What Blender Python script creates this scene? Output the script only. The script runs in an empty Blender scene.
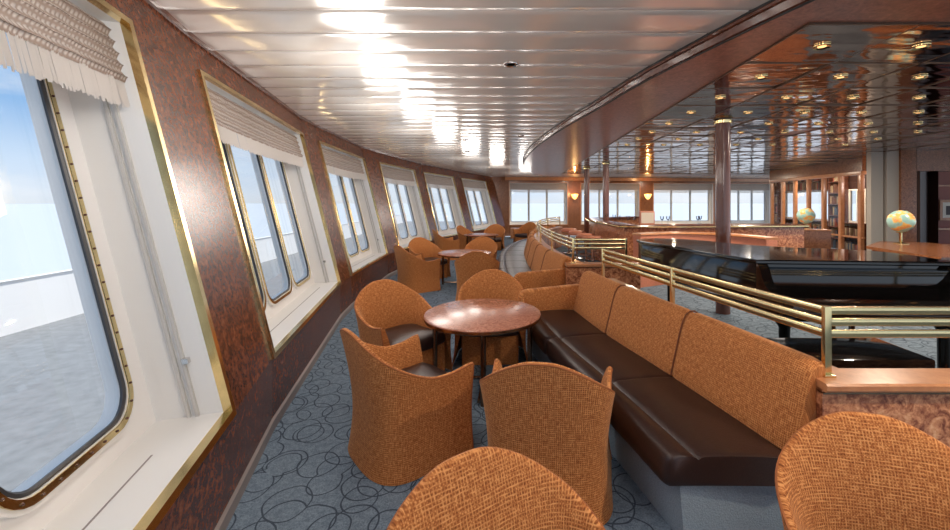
import bpy, bmesh, math, random
from mathutils import Vector, Matrix
random.seed(7)
PI = math.pi
COL = bpy.context.scene.collection
EYE = 1.6

# ------------------------------------------------------------------ helpers
def F(x, d):
    """survey coordinates -> room coordinates (the survey axis was a little askew)"""
    return (x - 0.1 * d, d)

def make(name, verts, faces, mat, parent=None, smooth=True, angle=35, uvs=None, loc=None):
    me = bpy.data.meshes.new(name)
    me.from_pydata([tuple(v) for v in verts], [], faces)
    me.update()
    if uvs is not None:
        ul = me.uv_layers.new(name='UVMap')
        for l in me.loops:
            ul.data[l.index].uv = uvs[l.vertex_index]
    if smooth:
        me.shade_smooth()
        me.set_sharp_from_angle(angle=math.radians(angle))
    for m in (mat if isinstance(mat, (list, tuple)) else [mat]):
        me.materials.append(m)
    o = bpy.data.objects.new(name, me)
    COL.objects.link(o)
    if parent is not None:
        o.parent = parent
    if loc is not None:
        o.location = loc
    return o

class MB:
    def __init__(s):
        s.v = []; s.f = []; s.uv = []
    def add(s, verts, faces, uvs=None):
        b = len(s.v)
        s.v += [tuple(v) for v in verts]
        s.f += [tuple(i + b for i in f) for f in faces]
        s.uv += uvs if uvs else [(v[0] + v[1], v[2]) for v in verts]
        return s
    def box(s, x0, x1, y0, y1, z0, z1, bev=0.0):
        if x0 > x1: x0, x1 = x1, x0
        if y0 > y1: y0, y1 = y1, y0
        if z0 > z1: z0, z1 = z1, z0
        bm = bmesh.new()
        bmesh.ops.create_cube(bm, size=1)
        for v in bm.verts:
            v.co = Vector(((x0 + x1) / 2 + v.co.x * (x1 - x0), (y0 + y1) / 2 + v.co.y * (y1 - y0), (z0 + z1) / 2 + v.co.z * (z1 - z0)))
        if bev > 0:
            bmesh.ops.bevel(bm, geom=bm.edges[:] , offset=bev, segments=2, affect='EDGES', profile=0.7)
        return s.bm(bm)
    def bm(s, bm, M=None):
        bm.verts.index_update()
        vs = [(M @ v.co if M else v.co.copy()) for v in bm.verts]
        fs = [[v.index for v in f.verts] for f in bm.faces]
        bm.free()
        return s.add(vs, fs)
    def obox(s, p0, p1, w, z0, z1, bev=0.0, side=0.0):
        """box along the segment p0-p1 (xy), width w, z from z0 to z1"""
        p0 = Vector(p0[:2]); p1 = Vector(p1[:2]); d = p1 - p0; L = d.length; d.normalize()
        bm = bmesh.new(); bmesh.ops.create_cube(bm, size=1)
        for v in bm.verts:
            v.co = Vector((v.co.x * L, v.co.y * w, v.co.z * (z1 - z0)))
        if bev > 0:
            bmesh.ops.bevel(bm, geom=bm.edges[:], offset=bev, segments=2, affect='EDGES', profile=0.7)
        n = Vector((-d.y, d.x)); c = (p0 + p1) / 2 + n * side
        M = Matrix.Translation((c.x, c.y, (z0 + z1) / 2)) @ Matrix.Rotation(math.atan2(d.y, d.x), 4, 'Z')
        return s.bm(bm, M)
    def tube(s, pts, r, seg=10, closed=False, caps=True):
        pts = [Vector(p) for p in pts]; n = len(pts); base = len(s.v); rs = r if isinstance(r, (list, tuple)) else [r] * n
        ref = None; vs = []; us = []
        for i, p in enumerate(pts):
            if closed: t = pts[(i + 1) % n] - pts[i - 1]
            else: t = pts[min(i + 1, n - 1)] - pts[max(i - 1, 0)]
            t.normalize()
            if ref is None:
                ref = Vector((0, 0, 1)) if abs(t.z) < .9 else Vector((1, 0, 0))
            a = ref - t * ref.dot(t); a.normalize(); ref = a; b = t.cross(a)
            for k in range(seg):
                an = 2 * PI * k / seg
                vs.append(p + (a * math.cos(an) + b * math.sin(an)) * rs[i])
                us.append((i * .02, k / seg * .05))
        fs = []
        for i in range(n if closed else n - 1):
            j = (i + 1) % n
            for k in range(seg):
                l = (k + 1) % seg
                fs.append((i * seg + k, j * seg + k, j * seg + l, i * seg + l))
        if not closed and caps:
            fs.append(tuple(range(seg))); fs.append(tuple((n - 1) * seg + k for k in reversed(range(seg))))
        return s.add(vs, fs, us)
    def lathe(s, prof, seg=32, c=(0, 0, 0)):
        vs = []; us = []; n = len(prof)
        for k in range(seg):
            a = 2 * PI * k / seg
            for r, z in prof:
                vs.append((c[0] + r * math.cos(a), c[1] + r * math.sin(a), c[2] + z)); us.append((k / seg, z))
        fs = []
        for k in range(seg):
            l = (k + 1) % seg
            for i in range(n - 1):
                fs.append((k * n + i, l * n + i, l * n + i + 1, k * n + i + 1))
        if prof[0][0] > 1e-6: fs.append(tuple(k * n for k in reversed(range(seg))))
        if prof[-1][0] > 1e-6: fs.append(tuple(k * n + n - 1 for k in range(seg)))
        return s.add(vs, fs, us)
    def sweep(s, prof, path, closed=True, caps=True, puff=False, skew=None):
        """prof: (n, z) points, path: xy points; n>0 lies to the left of travel"""
        m = len(path); P = [Vector(p[:2]) for p in path]; vs = []; us = []
        cn = sum(p[0] for p in prof) / len(prof); cz = sum(p[1] for p in prof) / len(prof)
        S = [0.0]
        for i in range(1, m): S.append(S[-1] + (P[i] - P[i - 1]).length)
        T = S[-1]; q = len(prof)
        for i in range(m):
            t = (P[min(i + 1, m - 1)] - P[max(i - 1, 0)]).normalized()
            if 0 < i < m - 1:
                t0 = (P[i] - P[i - 1]).normalized(); c = max(.5, t.dot(t0))
            else: c = 1
            nn = Vector((-t.y, t.x))
            k = 1.0
            if puff:
                e = min(S[i], T - S[i])
                k = .86 if e < .004 else (.94 if e < .014 else (.978 if e < .04 else 1.0))
            acc = 0
            for j, (a, z) in enumerate(prof):
                a2 = cn + (a - cn) * k; z2 = cz + (z - cz) * k
                p = P[i] + nn * (a2 / c)
                if skew: p = p + t * (max(0, a2) * skew[0] * max(0, 1 - (S[i] + skew[1]) / 1.2))
                vs.append((p.x, p.y, z2))
                if j: acc += math.hypot(prof[j][0] - prof[j - 1][0], prof[j][1] - prof[j - 1][1])
                us.append((S[i], acc))
        fs = []
        for i in range(m - 1):
            for j in range(q if closed else q - 1):
                l = (j + 1) % q
                fs.append((i * q + j, i * q + l, (i + 1) * q + l, (i + 1) * q + j))
        if closed and caps:
            fs.append(tuple(range(q))[::-1]); fs.append(tuple((m - 1) * q + j for j in range(q)))
        return s.add(vs, fs, us)
    def build(s, name, mat, parent=None, smooth=True, angle=35):
        return make(name, s.v, s.f, mat, parent, smooth, angle, s.uv)

def empty(name, loc=(0, 0, 0), rz=0.0):
    o = bpy.data.objects.new(name, None); COL.objects.link(o)
    o.location = loc; o.rotation_euler = (0, 0, rz); o.empty_display_size = .1
    return o
def tag(o, label=None, cat=None, group=None, kind=None):
    if label: o['label'] = label
    if cat: o['category'] = cat
    if group: o['group'] = group
    if kind: o['kind'] = kind
    return o
def struct(o): o['kind'] = 'structure'; return o
def copy_tree(o, parent=None):
    kids = [c for c in bpy.data.objects if c.parent == o]
    c = o.copy(); COL.objects.link(c)
    if parent is not None: c.parent = parent
    for k in kids: copy_tree(k, c)
    return c
def catmull(pts, step=0.08):
    P = [Vector(p) for p in pts]; P = [2 * P[0] - P[1]] + P + [2 * P[-1] - P[-2]]; out = []
    for i in range(1, len(P) - 2):
        a, b, c, d = P[i - 1:i + 3]; n = max(2, int((c - b).length / step))
        for k in range(n):
            t = k / n
            out.append(.5 * ((2 * b) + (c - a) * t + (2 * a - 5 * b + 4 * c - d) * t * t + (3 * b - a - 3 * c + d) * t ** 3))
    out.append(P[-2]); return out
def cut(path, s0, s1, extra=True):
    """part of a polyline between two arc lengths with close rings at its ends"""
    S = [0.0]
    for i in range(1, len(path)): S.append(S[-1] + (path[i] - path[i - 1]).length)
    def at(s):
        for i in range(1, len(path)):
            if S[i] >= s or i == len(path) - 1:
                t = (s - S[i - 1]) / max(1e-9, S[i] - S[i - 1]); return path[i - 1].lerp(path[i], t)
    ss = [s0, s0 + .01, s0 + .03, s0 + .06]
    n = max(3, int((s1 - s0) / .1))
    ss += [s0 + .06 + (s1 - s0 - .12) * k / n for k in range(1, n)]
    ss += [s1 - .06, s1 - .03, s1 - .01, s1]
    return [at(s) for s in ss]
def length(path): return sum((path[i] - path[i - 1]).length for i in range(1, len(path)))
def spl(tab, x):
    for i in range(1, len(tab)):
        if x <= tab[i][0] or i == len(tab) - 1:
            x0, y0 = tab[i - 1]; x1, y1 = tab[i]
            t = min(1, max(0, (x - x0) / (x1 - x0)))
            m0 = (y1 - tab[i - 2][1]) / (x1 - tab[i - 2][0]) if i > 1 else 0
            m1 = (tab[i + 1][1] - y0) / (tab[i + 1][0] - x0) if i < len(tab) - 1 else 0
            h = x1 - x0
            return (2*t**3-3*t**2+1)*y0 + (t**3-2*t**2+t)*h*m0 + (-2*t**3+3*t**2)*y1 + (t**3-t**2)*h*m1

# ---------------------------------------------------------------- materials
def newmat(name):
    m = bpy.data.materials.new(name); m.use_nodes = True
    nt = m.node_tree; b = nt.nodes['Principled BSDF']
    return m, nt, b
def N(nt, t, **kw):
    n = nt.nodes.new(t)
    for k, v in kw.items():
        if k.startswith('i_'):
            key = k[2:].replace('_', ' ')
            n.inputs[key].default_value = v
        else: setattr(n, k, v)
    return n
def ramp(nt, stops, src=None, interp='LINEAR'):
    r = nt.nodes.new('ShaderNodeValToRGB'); r.color_ramp.interpolation = interp
    while len(r.color_ramp.elements) > 1: r.color_ramp.elements.remove(r.color_ramp.elements[-1])
    r.color_ramp.elements[0].position = stops[0][0]; r.color_ramp.elements[0].color = (*stops[0][1], 1)
    for p, c in stops[1:]:
        e = r.color_ramp.elements.new(p); e.color = (*c, 1)
    if src: nt.links.new(src, r.inputs[0])
    return r
def plain(name, col, rough=.5, metal=0.0, spec=.5, coat=0.0, bump=0, bscale=60):
    m, nt, b = newmat(name)
    b.inputs['Base Color'].default_value = (*col, 1); b.inputs['Roughness'].default_value = rough
    b.inputs['Metallic'].default_value = metal; b.inputs['Specular IOR Level'].default_value = spec
    b.inputs['Coat Weight'].default_value = coat; b.inputs['Coat Roughness'].default_value = .05
    if bump:
        tc = N(nt, 'ShaderNodeTexCoord'); n = N(nt, 'ShaderNodeTexNoise', i_Scale=bscale, i_Detail=3.0)
        nt.links.new(tc.outputs['Object'], n.inputs['Vector'])
        bp = N(nt, 'ShaderNodeBump', i_Strength=bump, i_Distance=.01)
        nt.links.new(n.outputs[0], bp.inputs['Height']); nt.links.new(bp.outputs[0], b.inputs['Normal'])
        r = ramp(nt, [(.3, tuple(c * .85 for c in col)), (.7, tuple(min(1, c * 1.12) for c in col))], n.outputs[0])
        nt.links.new(r.outputs[0], b.inputs['Base Color'])
    return m
def burl(name, cols, scale=9, rough=.18, coat=.5, bump=.0, distort=1.6, world=True, metal=0.0, spec=.5):
    m, nt, b = newmat(name)
    tc = N(nt, 'ShaderNodeTexCoord')
    n1 = N(nt, 'ShaderNodeTexNoise', i_Scale=scale, i_Detail=7.0, i_Roughness=.62, i_Distortion=distort)
    n2 = N(nt, 'ShaderNodeTexNoise', i_Scale=scale * 3.3, i_Detail=5.0, i_Roughness=.7, i_Distortion=.8)
    nt.links.new(tc.outputs['Object'], n1.inputs['Vector']); nt.links.new(tc.outputs['Object'], n2.inputs['Vector'])
    mx = N(nt, 'ShaderNodeMath', operation='MULTIPLY_ADD'); mx.inputs[1].default_value = .4
    sc = N(nt, 'ShaderNodeMath', operation='MULTIPLY'); sc.inputs[1].default_value = .6
    nt.links.new(n1.outputs[0], sc.inputs[0]); nt.links.new(n2.outputs[0], mx.inputs[0]); nt.links.new(sc.outputs[0], mx.inputs[2])
    k = len(cols); r = ramp(nt, [(.34 + .32 * i / (k - 1), c) for i, c in enumerate(cols)], mx.outputs[0])
    nt.links.new(r.outputs[0], b.inputs['Base Color'])
    b.inputs['Roughness'].default_value = rough; b.inputs['Metallic'].default_value = metal; b.inputs['Specular IOR Level'].default_value = spec
    b.inputs['Coat Weight'].default_value = coat; b.inputs['Coat Roughness'].default_value = rough * .7
    return m
def weave(name, dark, mid, light):
    m, nt, b = newmat(name)
    tc = N(nt, 'ShaderNodeTexCoord')
    def threads(sx, sy):
        mp = N(nt, 'ShaderNodeMapping'); mp.inputs['Scale'].default_value = (sx, sy, 1)
        n = N(nt, 'ShaderNodeTexNoise', i_Scale=1.0, i_Detail=2.0, i_Roughness=.5); n.noise_dimensions = '2D'
        nt.links.new(tc.outputs['UV'], mp.inputs[0]); nt.links.new(mp.outputs[0], n.inputs['Vector']); return n.outputs[0]
    a = threads(30, 190); c = threads(190, 30)
    def wv(axis, s):
        w = N(nt, 'ShaderNodeTexWave', i_Scale=s, i_Distortion=1.6, i_Detail=2.0); w.bands_direction = axis
        w.inputs['Detail Scale'].default_value = 2.5
        nt.links.new(tc.outputs['UV'], w.inputs['Vector']); return w.outputs[1]
    wx = wv('X', 30); wy = wv('Y', 30)
    mxx = N(nt, 'ShaderNodeMath', operation='MAXIMUM'); nt.links.new(a, mxx.inputs[0]); nt.links.new(c, mxx.inputs[1])
    ww = N(nt, 'ShaderNodeMath', operation='MAXIMUM'); nt.links.new(wx, ww.inputs[0]); nt.links.new(wy, ww.inputs[1])
    ad = N(nt, 'ShaderNodeMath', operation='MULTIPLY_ADD'); ad.inputs[1].default_value = .34
    nt.links.new(ww.outputs[0], ad.inputs[0]); nt.links.new(mxx.outputs[0], ad.inputs[2])
    r = ramp(nt, [(.40, dark), (.74, mid), (1.0, light)], ad.outputs[0])
    nt.links.new(r.outputs[0], b.inputs['Base Color'])
    bp = N(nt, 'ShaderNodeBump', i_Strength=.55, i_Distance=.004)
    nt.links.new(ad.outputs[0], bp.inputs['Height']); nt.links.new(bp.outputs[0], b.inputs['Normal'])
    b.inputs['Roughness'].default_value = .85; b.inputs['Specular IOR Level'].default_value = .2
    b.inputs['Sheen Weight'].default_value = .25; b.inputs['Sheen Roughness'].default_value = .4
    b.inputs['Sheen Tint'].default_value = (1, .7, .45, 1)
    return m

M = {}
M['fabric'] = weave('orange_weave', (.18, .050, .015), (.42, .135, .038), (.72, .32, .11))
M['piping'] = plain('orange_piping', (.36, .11, .028), .7)
M['seam'] = plain('brown_seam', (.20, .062, .024), .8)
M['leather'] = plain('brown_leather', (.034, .016, .013), .36, spec=.5, bump=.12, bscale=140)
M['burl_wall'] = burl('red_burl_veneer', [(.022, .008, .004), (.085, .026, .012), (.18, .058, .026), (.28, .10, .045)], 14, .26, .08, spec=.28)
M['burl_panel'] = burl('amber_burl_veneer', [(.09, .024, .016), (.30, .10, .05), (.62, .27, .13), (.80, .46, .25)], 12, .2, .5)
M['burl_mid'] = burl('brown_burl_veneer', [(.06, .02, .01), (.15, .055, .022), (.26, .10, .042), (.38, .17, .075)], 24, .25, .3)
M['copper_top'] = burl('copper_table_burl', [(.20, .07, .045), (.42, .16, .10), (.58, .25, .165), (.68, .35, .25)], 22, .25, .4)
M['soffit'] = burl('copper_soffit', [(.15, .045, .026), (.26, .080, .048), (.36, .125, .075), (.46, .18, .115)], 14, .30, .15)
M['wood_light'] = burl('honey_wood', [(.38, .15, .06), (.50, .21, .09), (.58, .27, .12)], 5, .3, .4)
M['wood_dark'] = burl('mahogany', [(.06, .018, .010), (.11, .035, .02), (.15, .05, .028)], 6, .22, .5)
M['brass'] = plain('polished_brass', (.80, .62, .30), .16, 1.0, bump=.02, bscale=8)
M['rail_brass'] = plain('rail_brass', (.78, .62, .32), .2, 1.0)
M['chrome'] = plain('chrome', (.7, .68, .66), .12, 1.0)
M['white_paint'] = plain('white_paint', (.78, .77, .75), .35)
M['grey_paint'] = plain('grey_paint', (.55, .53, .50), .5)
M['rubber'] = plain('dark_rubber', (.03, .03, .035), .4)
M['black'] = plain('black_lacquer', (.003, .003, .003), .07, coat=.3)
M['black_soft'] = plain('black_soft', (.012, .011, .012), .5)
M['salmon'] = plain('salmon_leather', (.62, .24, .15), .4, bump=.05)
M['baseboard'] = plain('grey_baseboard', (.28, .25, .24), .5)
M['column'] = plain('brown_column', (.17, .062, .042), .18, coat=.6)
M['pilaster'] = plain('grey_pilaster', (.40, .37, .33), .55)
M['dark_red'] = plain('dark_red_wall', (.26, .06, .035), .5)
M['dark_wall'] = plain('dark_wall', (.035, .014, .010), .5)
M['cream'] = plain('cream', (.75, .68, .58), .6)
M['joint'] = plain('dark_bronze_joint', (.16, .11, .08), .35, 1.0)
M['hull'] = plain('hull_white', (.86, .84, .82), .5)

# carpet with rings
def carpet(name, rings=True):
    m, nt, b = newmat(name)
    tc = N(nt, 'ShaderNodeTexCoord')
    no = N(nt, 'ShaderNodeTexNoise', i_Scale=120.0, i_Detail=3.0); nt.links.new(tc.outputs['Object'], no.inputs['Vector'])
    n2 = N(nt, 'ShaderNodeTexNoise', i_Scale=26.0, i_Detail=4.0, i_Roughness=.7); nt.links.new(tc.outputs['Object'], n2.inputs['Vector'])
    av = N(nt, 'ShaderNodeMath', operation='ADD'); nt.links.new(no.outputs[0], av.inputs[0]); nt.links.new(n2.outputs[0], av.inputs[1])
    base = ramp(nt, [(.75, (.11, .150, .20)), (1.25, (.22, .29, .365))], av.outputs[0])
    hv = N(nt, 'ShaderNodeMath', operation='MULTIPLY'); hv.inputs[1].default_value = .5; nt.links.new(av.outputs[0], hv.inputs[0])
    base.color_ramp.elements[0].position = .38; base.color_ramp.elements[1].position = .62
    nt.links.new(hv.outputs[0], base.inputs[0])
    out = base.outputs[0]
    if rings:
        wob = N(nt, 'ShaderNodeTexNoise', i_Scale=5.0, i_Detail=1.0); nt.links.new(tc.outputs['Object'], wob.inputs['Vector'])
        wm = N(nt, 'ShaderNodeVectorMath', operation='SCALE'); wm.inputs['Scale'].default_value = .05
        nt.links.new(wob.outputs['Color'], wm.inputs[0])
        acc = None
        for k, (sc, r, off, rnd) in enumerate([(3.3, .40, (0, 0, 0), .7), (3.9, .38, (3.3, 1.7, 0), .8), (2.8, .33, (7.1, 5.2, 0), .8)]):
            mp = N(nt, 'ShaderNodeMapping'); mp.inputs['Location'].default_value = off
            ad = N(nt, 'ShaderNodeVectorMath', operation='ADD')
            nt.links.new(tc.outputs['Object'], ad.inputs[0]); nt.links.new(wm.outputs[0], ad.inputs[1]); nt.links.new(ad.outputs[0], mp.inputs[0])
            v = N(nt, 'ShaderNodeTexVoronoi', i_Scale=sc, i_Randomness=rnd); v.voronoi_dimensions = '2D'
            nt.links.new(mp.outputs[0], v.inputs['Vector'])
            s1 = N(nt, 'ShaderNodeMath', operation='SUBTRACT'); s1.inputs[1].default_value = r; nt.links.new(v.outputs['Distance'], s1.inputs[0])
            s2 = N(nt, 'ShaderNodeMath', operation='ABSOLUTE'); nt.links.new(s1.outputs[0], s2.inputs[0])
            s3 = N(nt, 'ShaderNodeMath', operation='LESS_THAN'); s3.inputs[1].default_value = .0042 * sc; nt.links.new(s2.outputs[0], s3.inputs[0])
            if acc is None: acc = s3.outputs[0]
            else:
                mx = N(nt, 'ShaderNodeMath', operation='MAXIMUM'); nt.links.new(acc, mx.inputs[0]); nt.links.new(s3.outputs[0], mx.inputs[1]); acc = mx.outputs[0]
        mul = N(nt, 'ShaderNodeMath', operation='MULTIPLY'); mul.inputs[1].default_value = .75; nt.links.new(acc, mul.inputs[0])
        mix = N(nt, 'ShaderNodeMix', data_type='RGBA'); nt.links.new(mul.outputs[0], mix.inputs[0])
        nt.links.new(out, mix.inputs[6]); mix.inputs[7].default_value = (.018, .028, .05, 1); out = mix.outputs[2]
    nt.links.new(out, b.inputs['Base Color'])
    bp = N(nt, 'ShaderNodeBump', i_Strength=.4, i_Distance=.006); nt.links.new(no.outputs[0], bp.inputs['Height']); nt.links.new(bp.outputs[0], b.inputs['Normal'])
    b.inputs['Roughness'].default_value = .95; b.inputs['Specular IOR Level'].default_value = .15
    return m
M['carpet'] = carpet('blue_ring_carpet'); M['carpet_plain'] = plain('blue_carpet_plain', (.30, .38, .45), .95, spec=.1, bump=.4, bscale=150)

# ceiling paint (satin, softly wavy)
m, nt, b = newmat('ceiling_enamel')
tc = N(nt, 'ShaderNodeTexCoord'); mp = N(nt, 'ShaderNodeMapping'); mp.inputs['Scale'].default_value = (1.2, 3.0, 1)
n = N(nt, 'ShaderNodeTexNoise', i_Scale=1.6, i_Detail=1.0); nt.links.new(tc.outputs['Object'], mp.inputs[0]); nt.links.new(mp.outputs[0], n.inputs['Vector'])
bp = N(nt, 'ShaderNodeBump', i_Strength=.35, i_Distance=.03); nt.links.new(n.outputs[0], bp.inputs['Height']); nt.links.new(bp.outputs[0], b.inputs['Normal'])
b.inputs['Base Color'].default_value = (.86, .82, .77, 1); b.inputs['Roughness'].default_value = .2; b.inputs['Metallic'].default_value = .3; b.inputs['Coat Weight'].default_value = .6; b.inputs['Coat Roughness'].default_value = .12
b.inputs['IOR'].default_value = 1.7
M['ceiling'] = m
# smoked mirror
m, nt, b = newmat('smoked_mirror')
tc = N(nt, 'ShaderNodeTexCoord'); mp = N(nt, 'ShaderNodeMapping'); mp.inputs['Scale'].default_value = (.8, 2.6, 1)
n = N(nt, 'ShaderNodeTexNoise', i_Scale=2.0, i_Detail=2.0); nt.links.new(tc.outputs['Object'], mp.inputs[0]); nt.links.new(mp.outputs[0], n.inputs['Vector'])
bp = N(nt, 'ShaderNodeBump', i_Strength=.5, i_Distance=.02); nt.links.new(n.outputs[0], bp.inputs['Height']); nt.links.new(bp.outputs[0], b.inputs['Normal'])
b.inputs['Base Color'].default_value = (.34, .215, .165, 1); b.inputs['Metallic'].default_value = 1; b.inputs['Roughness'].default_value = .07
M['mirror'] = m
# glass
def glass(name, tint=(1, 1, 1)):
    m, nt, b = newmat(name); nt.nodes.remove(b)
    out = nt.nodes['Material Output']
    t = N(nt, 'ShaderNodeBsdfTransparent'); t.inputs[0].default_value = (*tint, 1)
    g = N(nt, 'ShaderNodeBsdfGlossy'); g.inputs['Roughness'].default_value = .02
    f = N(nt, 'ShaderNodeFresnel', i_IOR=1.4); mx = N(nt, 'ShaderNodeMixShader')
    nt.links.new(f.outputs[0], mx.inputs[0]); nt.links.new(t.outputs[0], mx.inputs[1]); nt.links.new(g.outputs[0], mx.inputs[2]); nt.links.new(mx.outputs[0], out.inputs[0])
    return m
M['glass'] = glass('window_glass', (.97, .985, 1))
def emis(name, col, s):
    m, nt, b = newmat(name); b.inputs['Base Color'].default_value = (*col, 1)
    b.inputs['Emission Color'].default_value = (*col, 1); b.inputs['Emission Strength'].default_value = s
    return m
M['lamp'] = emis('lamp_glow', (1, .55, .22), 1.3); M['sconce'] = emis('sconce_glow', (1, .50, .12), 2.6)
# knitted shade cloth
m, nt, b = newmat('knitted_shade'); tc = N(nt, 'ShaderNodeTexCoord')
def wv2(ax, s):
    w = N(nt, 'ShaderNodeTexWave', i_Scale=s, i_Distortion=2.0); w.bands_direction = ax; nt.links.new(tc.outputs['UV'], w.inputs['Vector']); return w.outputs[1]
a = wv2('X', 14); c = wv2('Y', 10); mu = N(nt, 'ShaderNodeMath', operation='MULTIPLY'); nt.links.new(a, mu.inputs[0]); nt.links.new(c, mu.inputs[1])
r = ramp(nt, [(0, (.40, .30, .24)), (.5, (.68, .59, .52))], mu.outputs[0]); nt.links.new(r.outputs[0], b.inputs['Base Color'])
bp = N(nt, 'ShaderNodeBump', i_Strength=.8, i_Distance=.01); nt.links.new(mu.outputs[0], bp.inputs['Height']); nt.links.new(bp.outputs[0], b.inputs['Normal'])
b.inputs['Roughness'].default_value = .9
o_ = nt.nodes['Material Output']; tl_ = N(nt, 'ShaderNodeBsdfTranslucent'); nt.links.new(r.outputs[0], tl_.inputs[0]); ms_ = N(nt, 'ShaderNodeMixShader'); ms_.inputs[0].default_value = .4
nt.links.new(b.outputs[0], ms_.inputs[1]); nt.links.new(tl_.outputs[0], ms_.inputs[2]); nt.links.new(ms_.outputs[0], o_.inputs[0])
M['shade'] = m
def translucent(name, col):
    m, nt, b = newmat(name); out = nt.nodes['Material Output']
    b.inputs['Base Color'].default_value = (*col, 1); b.inputs['Roughness'].default_value = .9
    t = N(nt, 'ShaderNodeBsdfTranslucent'); t.inputs[0].default_value = (*col, 1); mx = N(nt, 'ShaderNodeMixShader'); mx.inputs[0].default_value = .45
    nt.links.new(b.outputs[0], mx.inputs[1]); nt.links.new(t.outputs[0], mx.inputs[2]); nt.links.new(mx.outputs[0], out.inputs[0])
    return m
M['fringe'] = translucent('white_fringe', (.82, .78, .74))
# globe
m, nt, b = newmat('globe_map'); tc = N(nt, 'ShaderNodeTexCoord')
n = N(nt, 'ShaderNodeTexNoise', i_Scale=7.5, i_Detail=5.0, i_Roughness=.5); nt.links.new(tc.outputs['Object'], n.inputs['Vector'])
r = ramp(nt, [(0, (.30, .52, .50)), (.46, (.36, .58, .52)), (.525, (.80, .50, .14)), (.59, (.80, .34, .12)), (.66, (.55, .60, .25))], n.outputs[0], 'CONSTANT')
nt.links.new(r.outputs[0], b.inputs['Base Color']); b.inputs['Roughness'].default_value = .3
M['globe'] = m
# teak/sea outside
M['deck'] = plain('grey_deck', (.22, .225, .23), .8, bump=.4, bscale=6)
M['sea'] = plain('pale_sea', (.50, .53, .56), .6)

# ------------------------------------------------------------------- window wall
ZS, ZT, H = .5, 2.53, 2.78
LEAN = .245      # outward run per metre of rise
def lean(n): return Vector((0, 0)) if n.y > .8 and n.x > -.3 else Vector((n.x * LEAN - .02, n.y * LEAN + .06))
WIN = [((-.72, -.33), (-1.255, 2.07)), ((-1.42, 2.80), (-1.81, 5.38)), ((-1.845, 5.97), (-1.83, 8.40)),
       ((-1.72, 9.1), (-1.24, 11.4)), ((-1.1, 12.05), (-.3, 14.45)), ((-.06, 15.1), (.97, 17.5))]
WIN = [(Vector(F(*a)), Vector(F(*b))) for a, b in WIN]
def bx(px, d): return Vector(((px - 515) * d / 400, d))
BW = []
for x0, x1 in ((509, 568), (580.5, 640), (653, 714), (727, 771)):
    BW.append((bx(x0, 18.8 + (x0 - 509) / 262 * 1.2), bx(x1, 18.8 + (x1 - 509) / 262 * 1.2)))
CORNER = Vector((-.46, 18.3))

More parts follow.
